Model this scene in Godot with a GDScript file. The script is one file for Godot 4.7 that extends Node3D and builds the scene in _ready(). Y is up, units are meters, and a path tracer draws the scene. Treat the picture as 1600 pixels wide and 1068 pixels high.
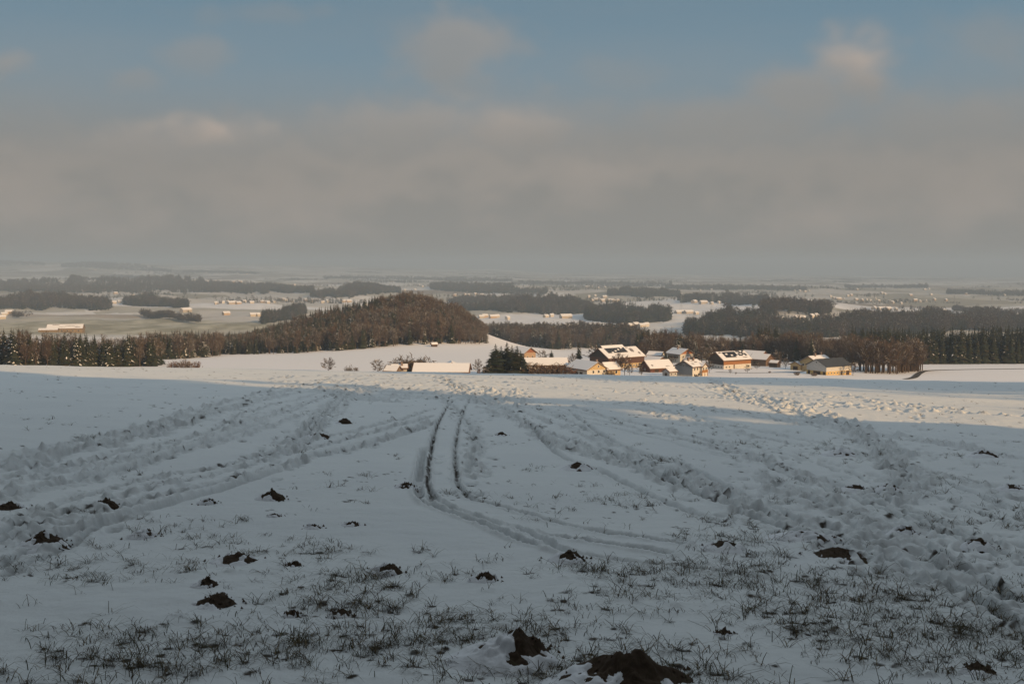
extends Node3D
# A snowy hillside above a farming valley: the ground is one height function (ground_height) that every thing stands on.

const F := 1560.0            # focal length in pixels of a 1600 x 1068 photograph
const PITCH := 4.36          # degrees below level
const FOG := 0.00017

var rng := RandomNumberGenerator.new()
var pitch := deg_to_rad(PITCH)
var n_roll := FastNoiseLite.new()
var n_small := FastNoiseLite.new()
var n_field := FastNoiseLite.new()
var n_fine := FastNoiseLite.new()
var n_warp := FastNoiseLite.new()
var n_cell := FastNoiseLite.new()
var used := {}
var M := {}

# ---------------------------------------------------------------- mesh buffer
class Buf:
	var v := PackedVector3Array()
	var n := PackedVector3Array()
	var c := PackedColorArray()
	func tri(a: Vector3, b: Vector3, d: Vector3, col := Color.WHITE) -> void:
		var m := (d - a).cross(b - a).normalized()
		v.push_back(a); v.push_back(b); v.push_back(d)
		n.push_back(m); n.push_back(m); n.push_back(m)
		c.push_back(col); c.push_back(col); c.push_back(col)
	func tri3(a: Vector3, b: Vector3, d: Vector3, ca: Color, cb: Color, cd: Color) -> void:
		tri(a, b, d, ca)
		var k := c.size()
		c[k - 2] = cb; c[k - 1] = cd
	func out(a: Vector3, b: Vector3, d: Vector3, from: Vector3, col := Color.WHITE) -> void:
		if (d - a).cross(b - a).dot((a + b + d) / 3.0 - from) < 0.0:
			tri(a, d, b, col)
		else:
			tri(a, b, d, col)
	func quad(a: Vector3, b: Vector3, d: Vector3, e: Vector3, from: Vector3, col := Color.WHITE) -> void:
		out(a, b, d, from, col); out(a, d, e, from, col)
	func box(lo: Vector3, hi: Vector3, col := Color.WHITE) -> void:
		hexa([Vector3(lo.x, lo.y, hi.z), Vector3(hi.x, lo.y, hi.z), Vector3(hi.x, lo.y, lo.z), lo, Vector3(lo.x, hi.y, hi.z), hi, Vector3(hi.x, hi.y, lo.z), Vector3(lo.x, hi.y, lo.z)], col)
	func hexa(p: Array, col := Color.WHITE) -> void:   # four corners below, four above
		var m := Vector3.ZERO
		for q in p: m += q
		m /= 8.0
		quad(p[0], p[1], p[2], p[3], m, col); quad(p[4], p[5], p[6], p[7], m, col)
		for i in 4:
			var j := (i + 1) % 4
			quad(p[i], p[j], p[4 + j], p[4 + i], m, col)
	func bar(a: Vector3, b: Vector3, ra: float, rb: float, col := Color.WHITE, sides := 3) -> void:
		var d := (b - a).normalized()
		var s := d.cross(Vector3.UP if absf(d.y) < 0.9 else Vector3.RIGHT).normalized()
		var t := d.cross(s)
		for i in sides:
			var x := TAU * i / sides
			var y := TAU * (i + 1) / sides
			var p := s * cos(x) + t * sin(x)
			var q := s * cos(y) + t * sin(y)
			quad(a + p * ra, a + q * ra, b + q * rb, b + p * rb, (a + b) * 0.5, col)
	func mesh(m: Material) -> ArrayMesh:
		var arr := []
		arr.resize(Mesh.ARRAY_MAX)
		arr[Mesh.ARRAY_VERTEX] = v; arr[Mesh.ARRAY_NORMAL] = n; arr[Mesh.ARRAY_COLOR] = c
		var am := ArrayMesh.new()
		am.add_surface_from_arrays(Mesh.PRIMITIVE_TRIANGLES, arr)
		am.surface_set_material(0, m)
		return am

# ---------------------------------------------------------------- naming
func numbered(called: String) -> String:
	var k: int = used.get(called, 0)
	used[called] = k + 1
	return called if k == 0 else "%s_%03d" % [called, k]
func tag(o: Node, label: String, category: String, group := "") -> Node:
	o.set_meta("label", label); o.set_meta("category", category)
	if group: o.set_meta("group", group)
	return o
func thing(called: String, label: String, category: String, at := Vector3.ZERO, turn := 0.0, group := "") -> Node3D:
	var o := Node3D.new()
	o.name = numbered(called); add_child(o, true)
	o.position = at; o.rotation.y = turn
	tag(o, label, category, group)
	return o
func obj(called: String, m: Mesh, parent: Node = null) -> MeshInstance3D:
	var o := MeshInstance3D.new()
	o.mesh = m
	if parent == null:
		o.name = numbered(called); add_child(o, true)
	else:
		var k: int = parent.get_meta("n_" + called, 0)
		parent.set_meta("n_" + called, k + 1)
		o.name = called if k == 0 else "%s_%03d" % [called, k]
		parent.add_child(o, true)
	return o
func lin(r: float, g: float, b: float) -> Color:
	return Color(r, g, b).linear_to_srgb()
func mat(called: String, col: Color, rough := 0.85, vertex := false) -> StandardMaterial3D:
	var m := StandardMaterial3D.new()
	m.resource_name = called
	m.albedo_color = Color.WHITE if vertex else col.linear_to_srgb()
	m.vertex_color_use_as_albedo = vertex
	m.roughness = rough
	m.metallic_specular = 0.3
	M[called] = m
	return m

# ---------------------------------------------------------------- the lie of the land
# metres ahead -> how far down the picture the ground there lies, for seven bearings (valley survey)
const TD := [430.0, 520.0, 600.0, 700.0, 850.0, 1100.0, 1400.0, 1800.0, 2300.0, 3000.0, 4000.0, 5500.0, 8000.0, 11000.0, 15000.0]
const TU := [-500.0, 0.0, 350.0, 760.0, 900.0, 1200.0, 1500.0, 2100.0]
const TV := [
	[576.0, 567, 560, 553, 541, 529, 517, 503, 488, 472, 458, 446, 430, 416, 405],
	[577.0, 569, 562, 554, 541, 529, 518, 504, 488, 472, 460, 447, 432, 419, 407],
	[579.0, 571, 563, 555, 546, 533, 519, 502, 487, 472, 460, 447, 435, 423, 412],
	[586.0, 571, 559, 549, 543, 545, 532, 510, 492, 478, 462, 450, 438, 430, 421],
	[589.0, 575, 565, 559, 554, 549, 533, 511, 494, 478, 462, 450, 440, 433, 427],
	[590.0, 574, 566, 562, 556, 548, 532, 510, 490, 476, 462, 450, 442, 436, 430],
	[594.0, 580, 571, 566, 559, 550, 531, 510, 492, 478, 464, 452, 444, 437, 431],
	[604.0, 588, 576, 570, 562, 551, 531, 510, 492, 478, 465, 454, 446, 438, 432]]

# wooded knolls of the valley: bearing, metres ahead, half widths, height
const KNOLLS := [[1190.0, 1780.0, 95.0, 240.0, 22.0], [985.0, 2280.0, 50.0, 170.0, 15.0], [860.0, 2800.0, 60.0, 280.0, 24.0], [1340.0, 1820.0, 90.0, 230.0, 17.0], [1540.0, 1800.0, 90.0, 230.0, 9.0], [880.0, 1330.0, 110.0, 170.0, 9.0], [70.0, 2800.0, 90.0, 270.0, 22.0], [245.0, 3000.0, 45.0, 220.0, 14.0],
	[120.0, 5200.0, 130.0, 650.0, 40.0], [330.0, 5000.0, 90.0, 600.0, 34.0], [545.0, 4000.0, 60.0, 520.0, 36.0], [1125.0, 3300.0, 60.0, 300.0, 14.0], [1245.0, 2650.0, 48.0, 320.0, 25.0], [760.0, 4900.0, 85.0, 520.0, 26.0], [1005.0, 4300.0, 50.0, 380.0, 22.0], [180.0, 11500.0, 80.0, 1200.0, 60.0], [10.0, 12500.0, 60.0, 1300.0, 50.0], [440.0, 4600.0, 45.0, 400.0, 18.0], [760.0, 3300.0, 60.0, 260.0, 12.0]]

func slope_of(v: float) -> float:
	return tan(atan((v - 534.0) / F) + pitch)
func table(u: float, d: float) -> float:
	var j := 0
	while j < TU.size() - 2 and u > TU[j + 1]: j += 1
	var fu := smoothstep(0.0, 1.0, clampf((u - TU[j]) / (TU[j + 1] - TU[j]), 0.0, 1.0))
	var i := 0
	while i < TD.size() - 2 and d > TD[i + 1]: i += 1
	var fd := clampf(log(d / TD[i]) / log(TD[i + 1] / TD[i]), 0.0, 1.0)
	var a: float = lerpf(TV[j][i], TV[j][i + 1], fd)
	var b: float = lerpf(TV[j + 1][i], TV[j + 1][i + 1], fd)
	return lerpf(a, b, fu)
func near_height(x: float, z: float) -> float:
	var d := -z
	var h := -1.65 - 0.017 * x
	if d > 0.0:
		h -= 0.0756 * d + 1.65e-4 * d * d
	else:
		h += 4.5 * (1.0 - exp(d * 0.0756 / 4.5))
	return h + n_small.get_noise_2d(x, z) * 0.16
func ground_height(x: float, z: float) -> float:
	var r := sqrt(x * x + z * z)
	if r < 150.0: return near_height(x, z)
	var az := clampf(atan2(x, -z), -0.62, 0.66)
	var d := r * cos(az)
	var u := 800.0 + F * tan(az)
	var far := -d * slope_of(table(u, d))
	# the wooded hill beside the village, steeper on its right
	var hx := x + 92.0
	var hz := -z - 945.0
	var s := 50.0 if hx > 0.0 else 76.0
	far += 35.0 * exp(-pow(absf(hx) / s, 2.0) * 0.5) * exp(-pow(hz / 100.0, 2.0) * 0.5)
	for q in KNOLLS:
		var kx: float = (u - q[0]) / q[2]
		var kz: float = (d - q[1]) / q[3]
		var e := kx * kx + kz * kz
		if e < 7.0: far += q[4] * exp(-e * 0.6)
	far += n_roll.get_noise_2d(x, z) * 9.0 * smoothstep(1500.0, 3000.0, r)
	far += n_roll.get_noise_2d(x * 3.1 + 900.0, z * 3.1) * (1.3 * smoothstep(430.0, 900.0, r) + 6.0 * smoothstep(1150.0, 1700.0, r))
	var back := smoothstep(-0.35, 0.25, -cos(atan2(x, -z)))
	far = lerpf(far, -30.0 - r * 0.012, back)
	if r > 430.0: return far
	return lerpf(near_height(x, z), far, smoothstep(150.0, 430.0, r))
func spot(x: float, z: float) -> Vector3:
	return Vector3(x, ground_height(x, z), z)
func ahead(u: float, d: float) -> Vector3:       # the ground d metres ahead on the bearing of column u
	return spot((u - 800.0) / F * d, -d)
func look(u: float, v: float) -> Vector3:
	return Vector3((u - 800.0) / F, -(v - 534.0) / F, -1.0).rotated(Vector3.RIGHT, -pitch)
func hit(u: float, v: float, from := 2.0) -> Vector3:   # where the line of sight through a pixel meets the ground
	var d := look(u, v)
	d /= -d.z
	var t := from
	while t < 15000.0:
		var p := d * t
		if p.y < ground_height(p.x, p.z):
			var lo := t / 1.012
			var hi := t
			for k in 9:
				var m := (lo + hi) * 0.5
				p = d * m
				if p.y < ground_height(p.x, p.z): hi = m
				else: lo = m
			p = d * hi
			return spot(p.x, p.z)
		t *= 1.012
	return spot(d.x * 14000.0, -14000.0)

# ---------------------------------------------------------------- sky: air and clouds
func srgb3(r: float, g: float, b: float) -> Vector3:
	var c := Color(r / 255.0, g / 255.0, b / 255.0).srgb_to_linear()
	return Vector3(c.r, c.g, c.b)
func make_sky() -> ImageTexture:
	var w := 2048
	var h := 1024
	var n1 := FastNoiseLite.new()
	n1.seed = 11; n1.frequency = 1.0; n1.fractal_octaves = 5; n1.fractal_gain = 0.5
	var n2 := FastNoiseLite.new()
	n2.seed = 4; n2.frequency = 2.6; n2.fractal_octaves = 4
	var top := srgb3(108, 135, 152)
	var veil := srgb3(172, 181, 187)
	var blue := srgb3(128, 150, 163)
	var low := srgb3(137, 134, 129)
	var grey := srgb3(140, 138, 134)
	var lit := srgb3(188, 172, 160)
	# cloud banks seen from the hill: column, row, half width, half height, density, sunlit share
	var banks := [[345, 205, 100, 26, 0.95, 1.0], [230, 232, 150, 25, 0.6, 0.5], [720, 75, 110, 55, 0.7, 0.55], [640, 50, 70, 30, 0.35, 0.3], [800, 200, 95, 40, 0.85, 0.75], [610, 195, 130, 42, 0.7, 0.55], [1345, 98, 62, 40, 1.0, 0.95], [1250, 140, 95, 34, 0.75, 0.3], [1130, 185, 150, 38, 0.65, 0.2], [980, 220, 90, 20, 0.5, 0.1], [1500, 175, 130, 38, 0.6, 0.2], [15, 95, 60, 22, 0.7, 0.6], [210, 120, 45, 16, 0.45, 0.3], [310, 85, 60, 26, 0.45, 0.4], [960, 110, 90, 25, 0.3, 0.2], [1570, 60, 90, 40, 0.4, 0.1], [430, 20, 120, 18, 0.3, 0.2]]
	var data := PackedFloat32Array()
	data.resize(w * h * 3)
	for y in h / 2 + 8:
		var el := PI * 0.5 - (y + 0.5) / h * PI
		var ce := cos(el)
		var se := maxf(sin(el), 0.0)
		var base_mix := smoothstep(0.06, 0.24, se)
		var high := smoothstep(0.12, 0.26, se)
		var over := smoothstep(0.27, 0.75, se)
		for x in w:
			var az := wrapf((x + 0.5) / w * TAU, -PI, PI)
			var dx := sin(az) * ce
			var dz := -cos(az) * ce
			var k := 1.0 / (se + 0.16)
			var a := n1.get_noise_3d(dx * k * 0.7, se * 3.0, dz * k * 1.0)
			var dens := clampf(0.5 + a * 1.5 - (se - 0.12) * 2.6, 0.0, 1.0)
			dens *= 1.0 - smoothstep(0.27, 0.6, se) * 0.85
			var light := clampf(0.3 + a * 0.8, 0.0, 1.0)
			if absf(az) < 0.62 and se < 0.34:
				dens *= 0.15
				# the same direction in the picture
				var p := Vector3(dx, sin(el), dz).rotated(Vector3.RIGHT, pitch)
				var u := 800.0 + p.x / -p.z * F
				var v := 534.0 - p.y / -p.z * F
				var b := n2.get_noise_3d(dx * 3.0, sin(el) * 5.0, dz * 3.0)
				var b2 := n2.get_noise_3d(dx * 9.0, sin(el) * 14.0 + 5.0, dz * 9.0)
				light = 0.25
				var bank := smoothstep(-95.0, 95.0, v - 226.0 - 60.0 * b - 34.0 * b2 - 22.0 * sin(u * 0.006))
				dens = maxf(dens, bank * 0.96)
				light = lerpf(light, 0.5 + 0.5 * b + 0.12 * b2 - 0.42 * smoothstep(215.0, 330.0, v), bank * smoothstep(190.0, 270.0, v))
				for q in banks:
					var ex: float = (u - q[0]) / q[2]
					var ey: float = (v - q[1]) / q[3]
					if ey > 0.0: ey *= 0.7
					var e := ex * ex + ey * ey
					if e < 4.0:
						var f := smoothstep(1.7, 0.1, sqrt(e) - b * 0.8 - b2 * 0.5)
						dens = maxf(dens, f * q[4])
						light = lerpf(light, q[5] * smoothstep(1.1, -0.8, ey + b * 0.4), f * q[4])
			var sky := low.lerp(blue, base_mix).lerp(top, high).lerp(veil, over)
			var c := sky.lerp(grey.lerp(lit, clampf(light, 0.0, 1.0)), dens * 0.92)
			c = c.lerp(low, smoothstep(0.05, 0.0, se))
			var at := (y * w + x) * 3
			data[at] = c.x; data[at + 1] = c.y; data[at + 2] = c.z
	for y in range(h / 2 + 8, h):
		for x in w:
			var at := (y * w + x) * 3
			data[at] = low.x; data[at + 1] = low.y; data[at + 2] = low.z
	return ImageTexture.create_from_image(Image.create_from_data(w, h, false, Image.FORMAT_RGBF, data.to_byte_array()))
# ---------------------------------------------------------------- the ground: one sheet, fine rings near, coarse far
var ring := PackedFloat32Array()
var col := PackedFloat32Array()
var dep := PackedFloat32Array()     # snow relief on the fine part
var bare := PackedFloat32Array()    # how bare of snow the ground lies
const NEAR_R := 135.0

func rings() -> void:
	var r := 0.35
	while r < 4.3:
		ring.push_back(r); r += 0.22
	r = 4.3
	while r < NEAR_R:
		ring.push_back(r)
		r += minf(0.00042 * r * r, 0.0068 * r)
	ring.push_back(NEAR_R)
	# bearings: fine where there is something to see, coarse elsewhere
	var a := -PI
	while a < -0.6: col.push_back(a); a += 0.07
	a = -0.6
	while a < 0.6: col.push_back(a); a += 0.00165
	a = 0.6
	while a < PI: col.push_back(a); a += 0.07
	col.push_back(PI)
	dep.resize(ring.size() * col.size()); dep.fill(0.0)
	rough.resize(ring.size() * col.size()); rough.fill(0.0)
	bare.resize(ring.size() * col.size()); bare.fill(0.0)

var rough := PackedFloat32Array()    # how trodden
enum {CUT, LUMP, RIM, BARE, ROUGH}
func stamp(x: float, z: float, rad: float, amount: float, how: int) -> void:
	var r := sqrt(x * x + z * z)
	if r > NEAR_R - 2.0 or r < 1.0: return
	var az := atan2(x, -z)
	var da := rad / r
	if az - da < -0.59 or az + da > 0.59: return
	var i0 := ring.bsearch(r - rad)
	var i1 := ring.bsearch(r + rad)
	var j0 := col.bsearch(az - da)
	var j1 := col.bsearch(az + da)
	var nc := col.size()
	for i in range(i0, mini(i1, ring.size())):
		var rr := ring[i]
		for j in range(j0, j1):
			var t := col[j] - az
			var dx := rr * t
			var dz := rr - r
			var q := sqrt(dx * dx + dz * dz) / rad
			if q >= 1.0: continue
			var f := 1.0 - q * q
			var at := i * nc + j
			match how:
				CUT: dep[at] = minf(dep[at], -amount * smoothstep(0.0, 0.75, f))
				LUMP: dep[at] += amount * f * f
				RIM: dep[at] = maxf(dep[at], amount * smoothstep(0.0, 0.9, f))
				ROUGH: rough[at] = maxf(rough[at], amount * smoothstep(0.0, 0.6, f))
				BARE: bare[at] = maxf(bare[at], amount * minf(f * 1.5, 1.0))

func line_of(px: Array, step: float, scale_step := true) -> PackedVector3Array:
	var pts := PackedVector3Array()
	var cur := Curve3D.new()
	cur.bake_interval = 0.05
	var q := []
	for p in px:
		q.push_back(hit(p[0], p[1], 3.0))
	for k in q.size():
		var a: Vector3 = q[maxi(k - 1, 0)]
		var b: Vector3 = q[mini(k + 1, q.size() - 1)]
		var t := (b - a) / 6.0
		var la: float = (q[k] - a).length()
		var lb: float = (b - q[k]).length()
		var dir := (b - a).normalized()
		cur.add_point(q[k], -dir * la / 3.0, dir * lb / 3.0)
	var s := 0.0
	var l := cur.get_baked_length()
	while s < l:
		var p := cur.sample_baked(s)
		pts.push_back(p)
		s += step * (maxf(1.0, p.length() / 12.0) if scale_step else 1.0)
	return pts

func rut(px: Array, wide: float, deep: float, soil := 0.0, rim := 0.0) -> void:
	var n := 0
	for p in line_of(px, 0.035):
		var w := wide * maxf(1.0, p.length() / 60.0)
		var x := p.x + n_fine.get_noise_1d(n * 0.9) * 0.015
		if rim > 0.0:
			stamp(x, p.z, w * 2.3, rim * (0.6 + 0.8 * absf(n_fine.get_noise_2d(p.x * 3.0, p.z * 3.0))), RIM)
		n += 1
	n = 0
	for p in line_of(px, 0.03):
		var w := wide * maxf(1.0, p.length() / 60.0)
		var x := p.x + n_fine.get_noise_1d(n * 0.9) * 0.015
		stamp(x, p.z, w, deep * (1.0 + 0.35 * n_fine.get_noise_2d(p.x * 2.0, p.z * 2.0)), CUT)
		if soil > 0.0 and n_fine.get_noise_2d(p.x * 1.7 + 40.0, p.z * 1.7) > 0.15 - soil * 0.5:
			stamp(x, p.z, w * 0.75, soil, BARE)
		n += 1

func churn(px: Array, half: float, n_per_m: float, amp: float) -> void:   # trodden, scuffed snow
	for p in line_of(px, 0.1):
		var far := maxf(1.0, p.length() / 12.0)
		stamp(p.x + n_fine.get_noise_2d(p.x * 0.7, p.z * 0.7) * half, p.z, half * rng.randf_range(0.5, 1.15), clampf(amp * 20.0, 0.3, 1.0) * rng.randf_range(0.6, 1.0), ROUGH)
		var many := n_per_m * 0.05 * far
		while many > rng.randf():
			many -= 1.0
			var x := p.x + rng.randfn(0.0, half * 0.7)
			var z := p.z + rng.randfn(0.0, half * 0.7)
			if rng.randf() < 0.6: footprint(x, z, rng.randf_range(-0.6, 0.6))
			if rng.randf() < 0.16:
				stamp(x, z, rng.randf_range(0.03, 0.1) * clampf(far * 0.6, 1.0, 1.8), rng.randf_range(0.4, 0.9), BARE)

func trail(px: Array, offsets: Array, half: float, n_per_m: float, amp: float) -> void:
	for o in offsets:
		var moved := []
		for q in px: moved.push_back([q[0] + o * 0.7 * rng.randf_range(0.8, 1.2), q[1] + o * rng.randf_range(0.7, 1.3)])
		churn(moved, half * rng.randf_range(0.8, 1.2), n_per_m, amp)
		if o == offsets[0] or rng.randf() < 0.5: rut(moved, 0.045, 0.06, 0.08, 0.02)

func footprint(x: float, z: float, turn: float) -> void:
	var dir := Vector2(sin(turn), -cos(turn))
	var r := sqrt(x * x + z * z)
	var w := 0.075 * maxf(1.0, r / 35.0)
	for k in 3:
		stamp(x + dir.x * (k - 1) * 0.07, z + dir.y * (k - 1) * 0.07, w * 1.7, 0.02, RIM)
	for k in 3:
		stamp(x + dir.x * (k - 1) * 0.07, z + dir.y * (k - 1) * 0.07, w, 0.055, CUT)
	if rng.randf() < 0.18:
		stamp(x, z, w * 0.6, 0.8, BARE)

func walk(px: Array, jitter := 0.12) -> void:     # a trail of single steps
	var side := 1.0
	var pts := line_of(px, 0.62, false)
	for k in range(1, pts.size()):
		var d := (pts[k] - pts[k - 1]).normalized()
		var x := pts[k].x + d.z * 0.13 * side + rng.randfn(0.0, jitter)
		var z := pts[k].z - d.x * 0.13 * side + rng.randfn(0.0, jitter)
		footprint(x, z, atan2(d.x, -d.z))
		side = -side

func tracks() -> void:
	# the scuffed trails first, the ruts of the sledges through them afterwards
	trail([[0, 725], [130, 697], [260, 665], [360, 635], [440, 612], [560, 592]], [-7, 0, 6], 0.20, 7.0, 0.05)
	trail([[0, 748], [200, 703], [330, 672], [400, 640], [520, 606]], [0, 7], 0.14, 5.0, 0.04)
	trail([[0, 785], [150, 742], [300, 697], [450, 652], [530, 615]], [-6, 3], 0.16, 5.0, 0.04)
	trail([[0, 850], [70, 812], [150, 790], [250, 762], [350, 740], [470, 706], [600, 674], [680, 652]], [-14, -3, 10], 0.15, 8.0, 0.05)
	trail([[0, 812], [60, 800], [130, 798], [250, 775], [340, 752], [440, 728]], [0], 0.13, 8.0, 0.04)
	trail([[440, 700], [470, 690], [485, 672], [520, 640], [545, 615]], [-8, 0, 8], 0.14, 6.0, 0.05)
	trail([[745, 628], [800, 648], [850, 682], [950, 712], [1050, 748], [1150, 788], [1300, 832], [1450, 872], [1600, 945]], [-9, 0, 10], 0.17, 10.0, 0.05)
	trail([[760, 622], [880, 662], [960, 700], [1060, 735], [1180, 800], [1290, 850], [1420, 900], [1600, 985]], [-10, 4], 0.16, 8.0, 0.045)
	trail([[1110, 596], [1160, 620], [1240, 641], [1330, 666], [1375, 700], [1410, 730], [1400, 780]], [-8, 0, 8], 0.3, 8.0, 0.05)
	trail([[690, 620], [730, 660], [745, 700], [735, 740]], [-6, 6], 0.14, 8.0, 0.04)
	trail([[800, 625], [950, 655], [1100, 690], [1240, 735], [1400, 790], [1600, 870]], [-5, 6], 0.15, 8.0, 0.04)
	trail([[900, 620], [1080, 655], [1250, 690], [1420, 730], [1600, 775]], [-4, 4], 0.15, 6.0, 0.04)
	trail([[1200, 760], [1300, 790], [1420, 850], [1500, 900], [1600, 965]], [-12, 0, 14], 0.17, 9.0, 0.045)
	trail([[1000, 625], [1200, 650], [1400, 680], [1600, 715]], [0, 4], 0.2, 5.0, 0.04)
	trail([[0, 890], [40, 872], [90, 850], [150, 815], [220, 796]], [-6, 8], 0.12, 8.0, 0.04)
	for k in 8:
		var y := 587.0 + k * 5.0
		churn([[400 + k * 28, y + 5], [560, y + rng.randf_range(-3.0, 1.0)], [640, y + rng.randf_range(-2.0, 2.0)], [760, y + 3], [840 - k * 6, y + 8]], rng.randf_range(0.35, 0.8), 8.0, 0.05)
	trail([[680, 588], [715, 604], [745, 625]], [-4, 0, 4], 0.35, 12.0, 0.05)
	trail([[840, 600], [1000, 612], [1200, 622], [1400, 640]], [-2, 3], 0.35, 4.0, 0.04)
	trail([[900, 590], [1050, 598], [1250, 612], [1500, 640]], [0, 5], 0.35, 3.0, 0.04)
	trail([[850, 606], [1050, 618], [1300, 634], [1600, 650]], [0], 0.35, 3.0, 0.04)
	# smooth ski ridges and sledge ruts
	for q in [[[0, 771], [140, 741], [300, 694], [420, 652]], [[0, 733], [150, 690], [300, 655]], [[0, 709], [150, 690], [270, 662]], [[470, 714], [560, 693], [620, 677], [690, 655]], [[60, 838], [200, 800], [330, 765], [480, 716]]]:
		for p in line_of(q, 0.05):
			stamp(p.x, p.z, 0.07 * maxf(1.0, p.length() / 25.0), 0.06, RIM)
		var low := []
		for e in q: low.push_back([e[0], e[1] + 4])
		rut(low, 0.045, 0.06)
	var left := [[708, 624], [690, 650], [678, 680], [672, 710], [668, 740], [668, 764], [676, 781]]
	var right := [[733, 624], [722, 650], [714, 680], [711, 710], [713, 740], [718, 764], [736, 779]]
	rut(left, 0.042, 0.085, 0.85, 0.045)
	rut(right, 0.036, 0.075, 0.75, 0.04)
	rut([[672, 775], [676, 781], [702, 795], [750, 812], [800, 826], [850, 836], [920, 846], [980, 855], [1045, 865]], 0.06, 0.10, 0.15, 0.05)
	rut([[728, 775], [736, 779], [790, 794], [850, 811], [920, 827], [1000, 840], [1070, 852]], 0.05, 0.09, 0.1, 0.045)
	rut([[662, 700], [657, 735], [654, 765], [662, 783], [700, 800], [750, 818], [800, 840], [850, 856], [880, 864]], 0.05, 0.07, 0.1, 0.05)
	rut([[800, 822], [850, 845], [880, 862], [960, 872], [1060, 885], [1180, 900]], 0.05, 0.05, 0.2, 0.035)
	rut([[820, 655], [850, 690], [885, 716], [960, 746], [1050, 790], [1130, 815]], 0.06, 0.06, 0.15, 0.035)
	rut([[890, 640], [960, 690], [1040, 716], [1100, 742], [1200, 792], [1320, 842], [1460, 880], [1600, 938]], 0.06, 0.06, 0.2, 0.04)
	rut([[940, 700], [1010, 730], [1090, 770], [1190, 812], [1300, 850], [1430, 905], [1600, 970]], 0.07, 0.06, 0.25, 0.04)
	rut([[870, 641], [1000, 656], [1130, 673], [1240, 691], [1370, 701]], 0.06, 0.05, 0.1, 0.02)
	rut([[1340, 704], [1480, 716], [1600, 731]], 0.06, 0.05, 0.1, 0.03)
	rut([[1430, 738], [1520, 770], [1600, 803]], 0.06, 0.05, 0.15, 0.04)
	rut([[830, 640], [960, 668], [1100, 702], [1240, 745], [1390, 800], [1600, 885]], 0.05, 0.07, 0.15, 0.04)
	rut([[845, 632], [1000, 662], [1150, 694], [1300, 730], [1440, 770], [1600, 825]], 0.05, 0.07, 0.15, 0.04)
	rut([[1220, 770], [1330, 800], [1440, 850], [1530, 905], [1600, 950]], 0.06, 0.07, 0.2, 0.04)
	rut([[1290, 840], [1400, 880], [1500, 925], [1600, 985]], 0.07, 0.08, 0.2, 0.05)
	rut([[1050, 690], [1160, 720], [1260, 738], [1330, 760]], 0.05, 0.04, 0.0, 0.03)
	rut([[1180, 640], [1280, 662], [1440, 690], [1600, 706]], 0.05, 0.04, 0.0, 0.02)
	rut([[1080, 600], [1150, 625], [1250, 655], [1340, 690]], 0.07, 0.05, 0.2, 0.03)
	rut([[1105, 596], [1180, 622], [1290, 652], [1400, 676], [1600, 690]], 0.07, 0.05, 0.2, 0.03)
	walk([[750, 640], [742, 690], [735, 730], [730, 775]])
	walk([[700, 700], [692, 740], [690, 775], [720, 790]], 0.06)
	walk([[1000, 600], [1100, 650], [1200, 700], [1330, 740], [1480, 800], [1600, 850]])
	walk([[1420, 640], [1440, 700], [1400, 760], [1370, 830], [1420, 900]])
	walk([[1160, 700], [1200, 740], [1240, 770], [1330, 800], [1440, 830], [1600, 870]], 0.25)
	walk([[1300, 700], [1290, 740], [1310, 790], [1330, 830], [1300, 880]], 0.2)
	walk([[480, 640], [450, 690], [440, 720], [455, 745]], 0.15)
	for k in 170:
		var u := rng.randf_range(1130.0, 1620.0)
		var p := hit(u, rng.randf_range(650.0, 900.0 if u > 1300.0 else 800.0), 3.0)
		footprint(p.x, p.z, rng.randf_range(-1.5, 1.5))
		if rng.randf() < 0.5:
			stamp(p.x + rng.randfn(0.0, 0.2), p.z + rng.randfn(0.0, 0.2), rng.randf_range(0.08, 0.2), rng.randf_range(0.02, 0.04), LUMP)

func snow_tint(x: float, z: float) -> Color:       # thin and thick snow
	var a := n_fine.get_noise_2d(x * 0.35, z * 0.35)
	return Color(0.675 + a * 0.03, 0.695 + a * 0.03, 0.70 + a * 0.025)

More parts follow.
